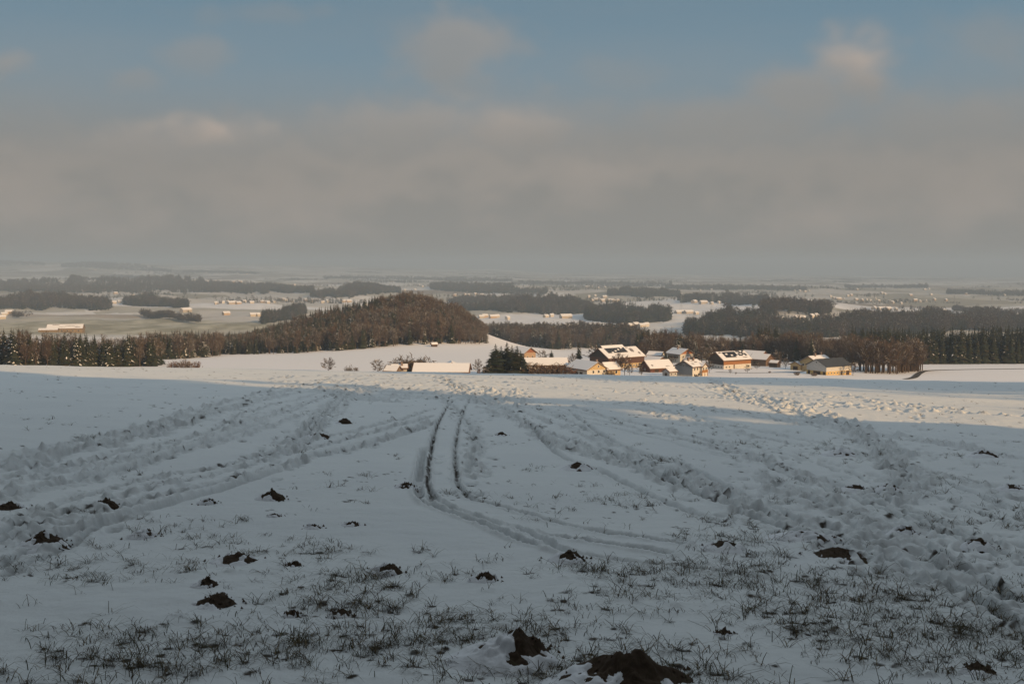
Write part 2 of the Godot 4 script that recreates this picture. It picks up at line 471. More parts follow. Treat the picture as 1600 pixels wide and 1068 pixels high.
func grid(rs: PackedFloat32Array, cs: PackedFloat32Array, hs: PackedFloat32Array, cl: PackedColorArray, m: Material) -> ArrayMesh:
	var nr := rs.size()
	var nc := cs.size()
	var v := PackedVector3Array()
	v.resize(nr * nc)
	var sn := PackedFloat32Array()
	var cn := PackedFloat32Array()
	for j in nc:
		sn.push_back(sin(cs[j])); cn.push_back(cos(cs[j]))
	for i in nr:
		for j in nc:
			v[i * nc + j] = Vector3(rs[i] * sn[j], hs[i * nc + j], -rs[i] * cn[j])
	var nm := PackedVector3Array()
	nm.resize(nr * nc)
	for i in nr:
		var iu := mini(i + 1, nr - 1) * nc
		var il := maxi(i - 1, 0) * nc
		for j in nc:
			var ju := j + 1 if j < nc - 1 else 1
			var jl := j - 1 if j > 0 else nc - 2
			nm[i * nc + j] = (v[i * nc + ju] - v[i * nc + jl]).cross(v[iu + j] - v[il + j]).normalized()
	var idx := PackedInt32Array()
	idx.resize((nr - 1) * (nc - 1) * 6)
	var k := 0
	for i in nr - 1:
		for j in nc - 1:
			var a := i * nc + j
			idx[k] = a; idx[k + 1] = a + nc; idx[k + 2] = a + 1
			idx[k + 3] = a + 1; idx[k + 4] = a + nc; idx[k + 5] = a + nc + 1
			k += 6
	var arr := []
	arr.resize(Mesh.ARRAY_MAX)
	arr[Mesh.ARRAY_VERTEX] = v; arr[Mesh.ARRAY_NORMAL] = nm; arr[Mesh.ARRAY_COLOR] = cl; arr[Mesh.ARRAY_INDEX] = idx
	var am := ArrayMesh.new()
	am.add_surface_from_arrays(Mesh.PRIMITIVE_TRIANGLES, arr)
	am.surface_set_material(0, m)
	return am

func grow(at: Vector3) -> float:          # how much grass stands through the snow there, 0 to 1
	var r := Vector2(at.x, at.z).length()
	var a := n_small.get_noise_2d(at.x * 5.0 + 70.0, at.z * 7.0)
	var b := n_fine.get_noise_2d(at.x * 0.5 - 31.0, at.z * 0.8)
	var near := smoothstep(10.0, 6.0, r)
	var right := smoothstep(-1.0, 6.0, at.x) * smoothstep(30.0, 9.0, r)
	return clampf(0.16 + 0.4 * near + 0.25 * right + a * 0.5 + b * 0.55, 0.0, 1.0)

func settle() -> void:        # the wind rounds every edge a little
	var nc := col.size()
	for pass_ in 2:
		var old := dep.duplicate()
		for at in range(nc, dep.size() - nc):
			if old[at] != 0.0 or old[at - nc] != 0.0 or old[at + nc] != 0.0:
				dep[at] = old[at] * 0.5 + (old[at - nc] + old[at + nc]) * 0.25

func near_ground() -> void:
	settle()
	var nr := ring.size()
	var nc := col.size()
	var hs := PackedFloat32Array()
	hs.resize(nr * nc)
	var cl := PackedColorArray()
	cl.resize(nr * nc)
	var soil := Color(0.045, 0.034, 0.024)
	for i in nr:
		var r := ring[i]
		for j in nc:
			var x := r * sin(col[j])
			var z := -r * cos(col[j])
			var at := i * nc + j
			var h := near_height(x, z)
			# wind-packed ripples and bumps
			var e := n_fine.get_noise_2d(x * 0.6, z * 1.3) * 0.016 + n_fine.get_noise_2d(x * 2.3 + 9.0, z * 4.0) * 0.006
			e += maxf(0.0, n_small.get_noise_2d(x * 6.0 + 5.0, z * 6.0)) * 0.02
			var lim := 0.11 if dep[at] < 0.0 else lerpf(0.045, 0.12, smoothstep(9.0, 45.0, r))
			var dd := lim * tanh(dep[at] / lim)
			if absf(dd) > 0.004:      # broken crust and thrown clods
				var k := n_fine.get_noise_2d(x * 4.5 + 50.0, z * 4.5)
				dd = dd * (1.0 + 0.7 * k) + absf(n_fine.get_noise_2d(x * 8.0, z * 8.0 + 30.0)) * minf(absf(dd), 0.06) * 0.8
			var c := snow_tint(x, z)
			if rough[at] > 0.02:
				var fq := 3.6 if r < 20.0 else (2.2 if r < 40.0 else 1.4)
				var k := n_fine.get_noise_2d(x * fq + 11.0, z * fq)
				var m := n_cell.get_noise_2d(x * fq * 1.3, z * fq * 1.3)
				var lump := maxf(0.0, k + 0.1) * 0.13 + (0.5 + 0.5 * m) * 0.045 - 0.035
				dd += rough[at] * lump * clampf(r / 11.0, 0.75, 1.8)
				c *= 1.0 - rough[at] * 0.12
			hs[at] = h + e + dd
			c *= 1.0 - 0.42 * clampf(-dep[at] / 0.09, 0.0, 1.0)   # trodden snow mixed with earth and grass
			var b := bare[at]
			if b > 0.0:
				b = clampf(b + n_fine.get_noise_2d(x * 9.0, z * 9.0) * 0.5, 0.0, 1.0)
			cl[at] = c.lerp(soil, smoothstep(0.25, 0.8, b))
	var g := obj("snow_field", grid(ring, col, hs, cl, M.snow))
	g.set_meta("kind", "structure")
	tag(g, "snow-covered meadow with sledge ruts and footprints sloping down from the viewpoint", "field")

func patch_color(x: float, z: float, r: float) -> Color:
	var snow := Color(0.74, 0.74, 0.76)
	var d := -z
	var w := smoothstep(1000.0, 1400.0, r)
	if w <= 0.0 or d < 0.0: return snow
	var wx := x + n_warp.get_noise_2d(x, z) * 120.0
	var wz := z + n_warp.get_noise_2d(x + 5000.0, z) * 120.0
	var id := n_field.get_noise_2d(wx, wz * 0.8) * 0.5 + 0.5
	var f := fposmod(id * 17.31, 1.0)
	var grain := n_small.get_noise_2d(x * 0.35, z * 0.1)
	var c := Color(0.64, 0.63, 0.62)
	if f < 0.24: c = Color(0.40, 0.38, 0.33)
	elif f < 0.42: c = Color(0.27, 0.25, 0.195)
	elif f < 0.52: c = Color(0.24, 0.2, 0.16)
	elif f < 0.75: c = Color(0.5, 0.48, 0.45)
	# the greenish meadow with thin snow below the left-hand wood
	var gx := (x + 690.0) / 330.0
	var gz := (d - 1560.0) / 330.0
	var g := smoothstep(1.25, 0.75, sqrt(gx * gx + gz * gz) + n_warp.get_noise_2d(x * 1.4, z * 1.4) * 0.3)
	c = c.lerp(Color(0.25, 0.235, 0.17).lerp(Color(0.42, 0.4, 0.32), clampf(0.4 + grain * 1.6 + n_warp.get_noise_2d(x * 3.0, z * 5.0), 0.0, 1.0)), g)
	var bx := (x + 905.0) / 300.0
	var bz := (d - 2080.0) / 70.0
	c = c.lerp(Color(0.3, 0.25, 0.2), smoothstep(1.1, 0.8, sqrt(bx * bx + bz * bz)) * 0.9)
	for q in [[560.0, 2950.0, 330.0, 560.0], [370.0, 2080.0, 95.0, 230.0], [70.0, 2150.0, 170.0, 230.0], [1060.0, 2750.0, 520.0, 260.0], [-790.0, 2650.0, 300.0, 170.0], [-330.0, 2300.0, 120.0, 160.0]]:
		var ex: float = (x - q[0]) / q[2]
		var ez: float = (d - q[1]) / q[3]
		c = c.lerp(snow, smoothstep(1.15, 0.9, sqrt(ex * ex + ez * ez) + n_warp.get_noise_2d(x * 1.4, z * 1.4) * 0.25) * 0.9)
	c *= 1.0 + grain * 0.12
	return snow.lerp(c, w)

func far_ground() -> void:
	var rs := PackedFloat32Array()
	var cs := PackedFloat32Array()
	var r := NEAR_R - 3.0
	while r < 15500.0:
		rs.push_back(r)
		r *= 1.016
	var a := -PI
	while a < -0.6: cs.push_back(a); a += 0.07
	a = -0.6
	while a < 0.6: cs.push_back(a); a += 0.0018
	a = 0.6
	while a < PI: cs.push_back(a); a += 0.07
	cs.push_back(PI)
	var hs := PackedFloat32Array()
	var cl := PackedColorArray()
	for i in rs.size():
		for j in cs.size():
			var x := rs[i] * sin(cs[j])
			var z := -rs[i] * cos(cs[j])
			hs.push_back(ground_height(x, z) - (0.06 if i < 3 else 0.0))
			cl.push_back(patch_color(x, z, rs[i]))
	var g := obj("valley_ground", grid(rs, cs, hs, cl, M.far_snow))
	g.set_meta("kind", "structure")
	tag(g, "snowy patchwork of fields and meadows rolling away to the hazy horizon", "fields")

# ---------------------------------------------------------------- grass
func tuft(blades: int, tall: float, lean: float) -> ArrayMesh:
	var b := Buf.new()
	for k in blades:
		var a := rng.randf() * TAU
		var root := Vector3(rng.randfn(0.0, 0.022), -0.01, rng.randfn(0.0, 0.022))
		var d := Vector3(cos(a), 0.0, sin(a))
		var h := tall * rng.randf_range(0.45, 1.15)
		var l := lean * rng.randf_range(0.2, 1.3) * h
		var w := Vector3(-d.z, 0.0, d.x).rotated(Vector3.UP, rng.randf_range(-0.8, 0.8)) * rng.randf_range(0.0012, 0.0024)
		var droop := rng.randf_range(0.0, 0.5) * h * lean
		var p0 := root
		var p1 := root + d * l * 0.25 + Vector3(0.0, h * 0.5, 0.0)
		var p2 := root + d * l * 0.65 + Vector3(0.0, h * 0.85, 0.0)
		var p3 := root + d * l * 1.15 + Vector3(0.0, h - droop, 0.0)
		var k2 := rng.randf()
		var c := Color(0.055, 0.045, 0.026).lerp(Color(0.13, 0.095, 0.05), k2 * k2)
		if rng.randf() < 0.15: c = Color(0.06, 0.062, 0.03)
		elif rng.randf() < 0.14: c = Color(0.21, 0.16, 0.085)
		b.tri(p0 - w, p1 - w, p0 + w, c); b.tri(p0 + w, p1 - w, p1 + w, c)
		b.tri(p1 - w, p2 - w * 0.8, p1 + w, c); b.tri(p1 + w, p2 - w * 0.8, p2 + w * 0.8, c)
		b.tri(p2 - w * 0.8, p3, p2 + w * 0.8, c)
	return b.mesh(M.grass)

func multi(called: String, m: Mesh, at: Array, parent: Node = null) -> MultiMeshInstance3D:
	var mm := MultiMesh.new()
	mm.transform_format = MultiMesh.TRANSFORM_3D
	mm.mesh = m
	mm.instance_count = at.size()
	for i in at.size(): mm.set_instance_transform(i, at[i])
	var o := MultiMeshInstance3D.new()
	o.multimesh = mm
	if parent == null:
		o.name = numbered(called); add_child(o, true)
	else:
		var k: int = parent.get_meta("n_" + called, 0)
		parent.set_meta("n_" + called, k + 1)
		o.name = called if k == 0 else "%s_%03d" % [called, k]
		parent.add_child(o, true)
	o.set_meta("kind", "stuff")
	return o

func grass() -> void:
	var kinds := [tuft(11, 0.07, 2.1), tuft(8, 0.06, 2.5), tuft(5, 0.06, 2.0), tuft(3, 0.07, 1.7), tuft(14, 0.05, 2.8), tuft(2, 0.08, 1.4)]
	var put := [[], [], [], [], [], []]
	var tries := 33000
	while tries > 0:
		tries -= 1
		var r := 3.6 * pow(95.0 / 3.6, pow(rng.randf(), 1.15))
		var az := rng.randf_range(-0.57, 0.57)
		var p := Vector3(r * sin(az), 0.0, -r * cos(az))
		var g := grow(p)
		if rng.randf() > g * g * g * 1.7: continue
		p.y = near_height(p.x, p.z)
		var k := rng.randi() % 6
		if r > 14.0: k = [0, 1, 4, 1, 4, 0][k]
		var s := rng.randf_range(0.5, 1.15) * (1.0 + smoothstep(25.0, 70.0, r) * 0.5)
		put[k].push_back(Transform3D(Basis(Vector3.UP, rng.randf() * TAU).scaled(Vector3(s, s * rng.randf_range(0.7, 1.2), s)), p + Vector3(0.0, 0.005, 0.0)))
		if k in [0, 4] and rng.randf() < 0.4:
			for q in 5:
				stamp(p.x + rng.randfn(0.0, 0.03) * s, p.z + rng.randfn(0.0, 0.02) * s, rng.randf_range(0.012, 0.04) * s, rng.randf_range(0.3, 0.8), BARE)
		if rng.randf() < 0.12: stamp(p.x, p.z, 0.09 * s, rng.randf_range(0.006, 0.015), LUMP)
	for k in 5200:        # flecks of earth and flattened grass between the tufts
		var r := 9.0 * pow(9.0, rng.randf())
		var az := rng.randf_range(-0.5, 0.57)
		var p := Vector3(r * sin(az), 0.0, -r * cos(az))
		if rng.randf() > grow(p) * 1.3: continue
		var w := rng.randf_range(0.012, 0.035) * maxf(1.0, r / 14.0)
		var a := rng.randf_range(0.35, 0.85)
		for q in rng.randi_range(1, 4):
			stamp(p.x + rng.randfn(0.0, w * 2.0), p.z + rng.randfn(0.0, w * 1.2), w * rng.randf_range(0.6, 1.2), a, BARE)
	var root := thing("grass", "dry brown grass blades poking through the snow of the meadow", "grass")
	root.set_meta("kind", "stuff")
	for k in 6: multi("grass_blades", kinds[k], put[k], root)
# ---------------------------------------------------------------- molehills
func molehill(u: float, v: float, wide_px: float, tall: float, snow: float, lean: Vector2, label: String, fine := 1.0) -> void:
	var p := hit(u, v, 3.0)
	p.y = near_height(p.x, p.z)
	var r := wide_px / F * -p.z * 0.5
	var t := thing("molehill", label, "molehill", p, 0.0, "molehills on the meadow")
	var nu := int(26 * fine)
	var nv := int(40 * fine)
	tall *= 0.85
	snow += 0.08
	var sd := rng.randf() * 500.0
	var hgt := []
	var msk := []
	var pts := []
	for i in nu + 1:
		for j in nv:
			var q := float(i) / nu
			var a := TAU * j / nv
			var edge := r * (1.0 + 0.28 * n_fine.get_noise_2d(cos(a) * 1.6 + sd, sin(a) * 1.6))
			var x := cos(a) * edge * q
			var z := sin(a) * edge * q * 0.85
			var px := x - lean.x * r * 0.35
			var pz := z - lean.y * r * 0.35
			var dq := minf(1.0, sqrt(px * px + pz * pz / 0.72) / (r * 1.02))
			var h := tall * pow(maxf(0.0, 1.0 - dq), 1.15) * (1.0 - pow(q, 6.0))
			h *= 1.0 + 0.55 * n_fine.get_noise_2d(x / r * 2.2 + sd, z / r * 2.2)
			var crumbs := n_fine.get_noise_3d(x * 28.0 + sd, h * 28.0, z * 28.0) * 0.011 + absf(n_fine.get_noise_3d(x * 75.0, h * 75.0 + sd, z * 75.0)) * 0.007
			hgt.push_back(h + crumbs * (1.0 - q * 0.5) - 0.045 * pow(q, 4.0))
			pts.push_back(Vector3(x, h, z))
			# snow lies on the side that the wind packed
			var side := -(x * lean.x + z * lean.y) / r
			msk.push_back(snow + side * 0.9 + n_fine.get_noise_2d(x / r * 1.7 + sd + 90.0, z / r * 1.7) * 0.75 + (q - 0.5) * 0.5 - (h / tall) * 0.15)
	var b := Buf.new()
	var cells := {}
	for i in nu:
		for j in nv:
			var k := (j + 1) % nv
			var ids := [i * nv + j, i * nv + k, (i + 1) * nv + k, (i + 1) * nv + j]
			var w := []
			var top := []
			var any := false
			for id in ids:
				var e: Vector3 = pts[id]
				w.push_back(Vector3(e.x, hgt[id], e.z))
				var lift: float = clampf(msk[id] * 0.09, -0.02, 0.018)
				if msk[id] > 0.0: any = true
				top.push_back(Vector3(e.x, (hgt[id] if lift < 0.0 else e.y - 0.045 * pow(Vector2(e.x, e.z / 0.85).length() / r, 5.0)) + lift, e.z))
			var tone := 0.75 + 0.5 * absf(n_fine.get_noise_3d(w[0].x * 60.0, w[0].y * 60.0, w[0].z * 60.0 + sd))
			var c := Color(0.072, 0.05, 0.034) * tone
			b.tri(w[0], w[1], w[2], c); b.tri(w[0], w[2], w[3], c)
			if any: cells[Vector2i(i, j)] = top
	var caps := []
	while not cells.is_empty():
		var todo: Array = [cells.keys()[0]]
		var s := Buf.new()
		var n := 0
		while not todo.is_empty():
			var k: Vector2i = todo.pop_back()
			if not cells.has(k): continue
			var top: Array = cells[k]
			cells.erase(k)
			n += 1
			s.tri(top[0], top[1], top[2], Color(0.73, 0.745, 0.77)); s.tri(top[0], top[2], top[3], Color(0.73, 0.745, 0.77))
			for dx in [-1, 0, 1]:
				for dy in [-1, 0, 1]:
					todo.push_back(Vector2i(k.x + dx, posmod(k.y + dy, nv)))
			if k.x == 0:
				for y in nv: todo.push_back(Vector2i(0, y))
		if n >= 6: caps.push_back(s)
	# crumbs of earth lying round it
	for k in int(60 * fine):
		var a := rng.randf() * TAU
		var q := pow(rng.randf(), 0.6) * 1.15
		var x := cos(a) * r * q
		var z := sin(a) * r * q * 0.85
		if -(x * lean.x + z * lean.y) / r + snow > 0.1 and rng.randf() < 0.85: continue
		var i := mini(int(q * nu), nu)
		var base: float = hgt[i * nv + int(a / TAU * nv) % nv] if q < 1.0 else 0.0
		var e := rng.randf_range(0.004, 0.013)
		var o := Vector3(x, base + e * 0.4, z)
		var tip := o + Vector3(rng.randfn(0.0, e * 0.4), e, rng.randfn(0.0, e * 0.4))
		for m in 5:
			var a1 := TAU * m / 5
			var a2 := TAU * (m + 1) / 5
			b.out(tip, o + Vector3(cos(a1) * e, -e * 0.5, sin(a1) * e), o + Vector3(cos(a2) * e, -e * 0.5, sin(a2) * e), o, Color(0.072, 0.05, 0.034))
	obj("soil", smooth_mesh(b, M.soil), t)
	for s in caps: obj("snow_cap", smooth_mesh(s, M.snow), t)

func smooth_mesh(b: Buf, m: Material) -> ArrayMesh:    # shared corners get one normal
	var sum := {}
	for i in b.v.size():
		var k := Vector3i(b.v[i] * 2000.0)
		sum[k] = sum.get(k, Vector3.ZERO) + b.n[i]
	for i in b.v.size():
		b.n[i] = (sum[Vector3i(b.v[i] * 2000.0)] as Vector3).normalized()
	return b.mesh(m)

# ---------------------------------------------------------------- trees (built one metre = one metre, then scaled)
const GREEN := Color(0.030, 0.036, 0.022)
const SNOWY := Color(0.66, 0.66, 0.68)

func spruce_crown(tall: float, wide: float, tiers: int, blades: int, snow: float, bottom := 0.1) -> ArrayMesh:
	var b := Buf.new()
	for i in tiers:
		var t := float(i) / tiers
		var y := lerpf(tall * bottom, tall * 0.97, t)
		var r := wide * pow(1.0 - t, 0.85) * rng.randf_range(0.82, 1.12) + 0.12
		var off := rng.randf() * TAU
		for k in blades:
			if rng.randf() < 0.07: continue
			var a := off + TAU * (k + rng.randf_range(-0.3, 0.3)) / blades
			var l := r * rng.randf_range(0.6, 1.15)
			var d := Vector3(cos(a), 0.0, sin(a))
			var s := Vector3(-d.z, 0.0, d.x) * l * rng.randf_range(0.4, 0.62)
			var yy := y + rng.randf_range(-0.5, 0.5) * tall / tiers
			var top := d * l * 0.1 + Vector3(0.0, yy + l * 0.16, 0.0)
			var mid := d * l * 0.62 + Vector3(0.0, yy - l * 0.1, 0.0)
			var tip := d * l + Vector3(0.0, yy - l * rng.randf_range(0.2, 0.5), 0.0)
			var c := GREEN * rng.randf_range(0.7, 1.35)
			if rng.randf() < 0.12: c = Color(0.05, 0.043, 0.022)
			var white := rng.randf() < snow
			var cs := SNOWY if white else c
			var sag := Vector3(0.0, -l * 0.22, 0.0)
			b.tri3(top, mid + s + sag, tip, c, c, c)
			b.tri3(top, tip, mid - s + sag, c, c, c)
			if white:
				var up := Vector3(0.0, 0.06, 0.0)
				var m2 := mid.lerp(tip, 0.3) + up
				b.tri(top.lerp(mid, 0.8) + up, m2 + s * 0.32 + sag * 0.3, tip + up, cs)
				b.tri(top.lerp(mid, 0.8) + up, tip + up, m2 - s * 0.32 + sag * 0.3, cs)
	b.tri(Vector3(-0.12, tall * 0.93, 0.0), Vector3(0.0, tall, 0.0), Vector3(0.12, tall * 0.93, 0.0), GREEN)
	b.tri(Vector3(0.0, tall * 0.93, -0.12), Vector3(0.0, tall, 0.0), Vector3(0.0, tall * 0.93, 0.12), GREEN)
	return b.mesh(M.needles)

func trunk(tall: float, thick: float) -> ArrayMesh:
	var b := Buf.new()
	b.bar(Vector3(0.0, -1.5, 0.0), Vector3(0.0, tall * 0.4, 0.0), thick, thick * 0.7, Color(0.09, 0.075, 0.06), 6)
	b.bar(Vector3(0.0, tall * 0.4, 0.0), Vector3(0.0, tall * 0.96, 0.0), thick * 0.7, thick * 0.1, Color(0.09, 0.075, 0.06), 5)
	return b.mesh(M.bark)

# a bare broad-leaved tree: [limbs with trunk, twigs]
func bare_tree(tall: float, wide: float, limbs: int, twig_wide: float, tint: Color, stem := 0.32, frost := 0.05) -> Array:
	var w := Buf.new()
	var t := Buf.new()
	var bark := tint * 0.8
	w.bar(Vector3(0.0, -1.5, 0.0), Vector3(0.0, tall * stem, 0.0), tall * 0.018, tall * 0.014, bark, 6)
	w.bar(Vector3(0.0, tall * stem, 0.0), Vector3(0.2, tall * 0.8, 0.1), tall * 0.014, tall * 0.003, bark, 4)
	for i in limbs:
		var f := float(i) / limbs
		var a := i * 2.4 + rng.randf_range(-0.4, 0.4)
		var y := tall * lerpf(stem * 0.75, 0.8, f)
		var from := Vector3(0.0, y, 0.0)
		# an egg-shaped crown: each limb ends on its surface
		var up := lerpf(0.25, 1.0, f) + rng.randf_range(-0.06, 0.06)
		var rad := wide * sin(clampf(up, 0.08, 0.97) * PI * 0.92 + 0.12) * rng.randf_range(0.8, 1.08)
		var to := Vector3(cos(a) * rad, tall * (stem * 0.7 + (1.0 - stem * 0.7) * up), sin(a) * rad)
		var mid := from.lerp(to, 0.5) + Vector3(0.0, -tall * 0.02, 0.0)
		w.bar(from, mid, tall * 0.007, tall * 0.005, bark)
		w.bar(mid, to, tall * 0.005, tall * 0.0015, bark)
		for j in 7:
			var g := rng.randf_range(0.25, 1.0)
			var s := from.lerp(mid, g * 2.0) if g < 0.5 else mid.lerp(to, g * 2.0 - 1.0)
			var dir := (to - from).normalized() * 0.7 + Vector3(rng.randfn(0.0, 0.5), rng.randfn(0.25, 0.4), rng.randfn(0.0, 0.5))
			var e := s + dir.normalized() * tall * rng.randf_range(0.08, 0.17)
			w.bar(s, e, tall * 0.003, tall * 0.001, bark)
			for k in 6:
				var h := rng.randf_range(0.15, 1.0)
				var q := s.lerp(e, h)
				var d2 := (e - s).normalized() * 0.7 + Vector3(rng.randfn(0.0, 0.6), rng.randfn(0.2, 0.5), rng.randfn(0.0, 0.6))
				var x := q + d2.normalized() * tall * rng.randf_range(0.05, 0.12)
				var sd := d2.cross(Vector3(rng.randfn(), rng.randfn(), rng.randfn())).normalized() * twig_wide
				var c := tint * rng.randf_range(0.7, 1.35)
				if rng.randf() < frost: c = Color(0.5, 0.5, 0.5)
				t.tri(q - sd, x - sd * 0.6, q + sd, c); t.tri(q + sd, x - sd * 0.6, x + sd * 0.6, c)
	return [w.mesh(M.bark), t.mesh(M.twigs)]

func bush_twigs(tall: float, wide: float, stems: int, tint: Color, twig_wide: float) -> ArrayMesh:
	var b := Buf.new()
	for i in stems:
		var a := rng.randf() * TAU
		var r := sqrt(rng.randf())
		var base := Vector3(cos(a) * r * wide * 0.35, -0.3, sin(a) * r * wide * 0.35)
		var h := tall * sqrt(1.0 - r * r * 0.75) * rng.randf_range(0.75, 1.05)
		var to := Vector3(cos(a) * r * wide, h, sin(a) * r * wide)
		b.bar(base, to, 0.035, 0.012, tint * 0.8)
		for j in 9:
			var q := base.lerp(to, rng.randf_range(0.25, 0.97))
			var d := Vector3(rng.randfn(0.0, 0.6), rng.randfn(0.5, 0.4), rng.randfn(0.0, 0.6)).normalized()
			var x := q + d * rng.randf_range(0.4, 0.9)
			var s := d.cross(Vector3(rng.randfn(), rng.randfn(), rng.randfn())).normalized() * twig_wide
			var c := tint * rng.randf_range(0.7, 1.35)
			if rng.randf() < 0.08: c = Color(0.45, 0.45, 0.45)
			b.tri(q - s, x - s * 0.5, q + s, c); b.tri(q + s, x - s * 0.5, x + s * 0.5, c)
	return b.mesh(M.twigs)

var spruces := []      # [trunk, crown] pairs
var broads := []       # [limbs, twigs] pairs
var far_spruces := []
var far_broads := []
var small_broads := []
func tree_kinds() -> void:
	for k in 6:
		spruces.push_back([trunk(20.0, 0.24), spruce_crown(20.0, [4.3, 3.7, 4.7, 4.0, 4.4, 3.5][k], 19, 10, [0.06, 0.16, 0.4, 0.1, 0.5, 0.03][k])])
	for k in 6:
		var tint: Color = [Color(0.096, 0.068, 0.05), Color(0.084, 0.064, 0.051), Color(0.108, 0.083, 0.063), Color(0.098, 0.064, 0.046), Color(0.084, 0.068, 0.056), Color(0.108, 0.076, 0.055)][k]
		broads.push_back(bare_tree(20.0, [3.7, 4.2, 3.3, 4.0, 3.5, 4.3][k], 15, 0.055, tint, [0.3, 0.36, 0.25, 0.33, 0.4, 0.3][k], [0.04, 0.1, 0.06, 0.03, 0.14, 0.05][k]))
	for k in 4:
		small_broads.push_back(bare_tree(20.0, [7.0, 6.0, 7.5, 6.5][k], 14, 0.15, [Color(0.09, 0.068, 0.052), Color(0.08, 0.06, 0.048), Color(0.1, 0.078, 0.06), Color(0.085, 0.065, 0.05)][k], [0.22, 0.28, 0.2, 0.25][k], 0.08))
	for k in 3:
		far_spruces.push_back(spruce_crown(20.0, 4.4, 8, 7, 0.0, 0.03))
		var b := bare_tree(18.0, 5.0, 9, 0.16, [Color(0.06, 0.05, 0.042), Color(0.066, 0.05, 0.04), Color(0.055, 0.048, 0.042)][k], 0.25)
		far_broads.push_back(b[1])

func tree(kind: Array, called: String, label: String, category: String, at: Vector3, tall: float, group := "", wide := 1.0) -> Node3D:
	var t := thing(called, label, category, at, rng.randf() * TAU, group)
	var s := tall / 20.0
	t.scale = Vector3(s * wide, s, s * wide)
	if called.contains("spruce"):
		obj("trunk", kind[0], t); obj("crown", kind[1], t)
	else:
		obj("trunk", kind[0], t); obj("crown", kind[1], t)
	return t

func hill_mix(p: Vector3) -> float:      # spruces on the left and along the top, beeches on the right
	var u := 800.0 + p.x / -p.z * F
	return clampf(lerpf(0.75, 0.1, smoothstep(500.0, 690.0, u)) + 0.3 * smoothstep(860.0, 900.0, -p.z), 0.0, 0.8)

# a strip of wood: front edge through the given picture points, some metres deep; the trees in front are single things
func wood(edge: Array, deep: float, gap: float, conifer: float, tall: float, singles: int, label_s: String, label_b: String, label_mass: String, group: String, tall_edge := 1.0) -> void:
	var line := []
	for e in edge:
		line.push_back(hit(e[0], e[1], 160.0) if e.size() == 2 else ahead(e[0], e[2]))
	var length := 0.0
	var seg := []
	for k in line.size() - 1:
		seg.push_back((line[k + 1] - line[k]).length())
		length += seg[k]
	var count := int(length * deep / (gap * gap))
	var spots := []
	for i in count:
		var s := rng.randf() * length
		var s0 := s
		var k := 0
		while k < seg.size() - 1 and s > seg[k]:
			s -= seg[k]; k += 1
		var p: Vector3 = line[k].lerp(line[k + 1], s / seg[k])
		var out := Vector3(p.x, 0.0, p.z).normalized()
		var reach := minf(1.0, minf(s0, length - s0) / (deep * 0.5) + 0.35) if singles == 0 else 1.0
		var back := rng.randf() * deep * reach * (0.8 + 0.5 * n_warp.get_noise_2d(p.x * 3.0, p.z * 3.0))
		if singles == 0: back += deep * 0.12 * n_warp.get_noise_2d(p.x * 5.0 + 300.0, p.z * 5.0)
		p += out * back + Vector3(rng.randfn(0.0, 1.5), 0.0, rng.randfn(0.0, 1.5))
		var mixed := n_warp.get_noise_2d(p.x * 6.0, p.z * 6.0) * 0.6
		var swell := lerpf(0.72, 1.06, smoothstep(330.0, 560.0, 800.0 + p.x / -p.z * F)) * lerpf(1.0, 0.62, smoothstep(690.0, 768.0, 800.0 + p.x / -p.z * F)) if conifer < -5.0 else 1.0
		spots.push_back([back, spot(p.x, p.z), rng.randf() < (conifer if conifer > -5.0 else hill_mix(p)) + mixed, swell * (rng.randf_range(0.72, 1.1) if singles > 0 else rng.randf_range(0.4, 1.25)) * (1.0 + 0.3 * n_warp.get_noise_2d(p.x * 4.0 + 700.0, p.z * 4.0)), s0 / length])
	spots.sort_custom(func(a, b): return a[0] < b[0])
	var put := {}
	for i in spots.size():
		var e: Array = spots[i]
		var h: float = tall * e[3]
		if e[0] < 12.0: h *= tall_edge
		if i < singles:
			var place: String = ["at its left end", "left of its middle", "right of its middle", "at its right end"][clampi(int(e[4] * 4.0), 0, 3)]
			var size: String = "tall" if e[3] > 1.0 else ("short" if e[3] < 0.8 else "middling")
			var k := rng.randi() % 6
			if conifer > 1.2: k = [0, 3, 5][k % 3]
			if e[2]: tree(spruces[k], "spruce_tree", "%s %s spruce %s, %s" % [size, "snow-flecked" if k in [1, 2, 4] else "dark", label_s, place], "tree", e[1], h * 1.05, group + ", the spruces", rng.randf_range(0.85, 1.2))
			else: tree(broads[k], "bare_tree", "%s %s bare tree %s, %s" % [size, "reddish" if k in [0, 3, 5] else "greyish", label_b, place], "tree", e[1], h * 0.93, group + ", the bare trees", rng.randf_range(0.9, 1.25))
			continue
		var near: bool = (e[1] as Vector3).length() < 1150.0
		var key := [near, e[2], ([0, 3, 5][rng.randi() % 3] if conifer > 1.2 else rng.randi() % 6) if near else rng.randi() % 3]
		if not put.has(key): put[key] = []
		var s: float = h * (1.0 if e[2] else 0.88) / (20.0 if e[2] or near else 18.0)
		var wd := s * rng.randf_range(0.9, 1.3)
		put[key].push_back(Transform3D(Basis(Vector3.UP, rng.randf() * TAU).scaled(Vector3(wd, s, wd)), e[1]))
	if put.is_empty(): return
	var root := thing("wood", label_mass, "wood")
	root.set_meta("kind", "stuff")
	for key in put:
		if key[0]:
			var pair: Array = spruces[key[2]] if key[1] else broads[key[2]]
			multi("trunks", pair[0], put[key], root)
			multi("crowns", pair[1], put[key], root)
		else:
			multi("crowns", (far_spruces if key[1] else far_broads)[key[2]], put[key], root)

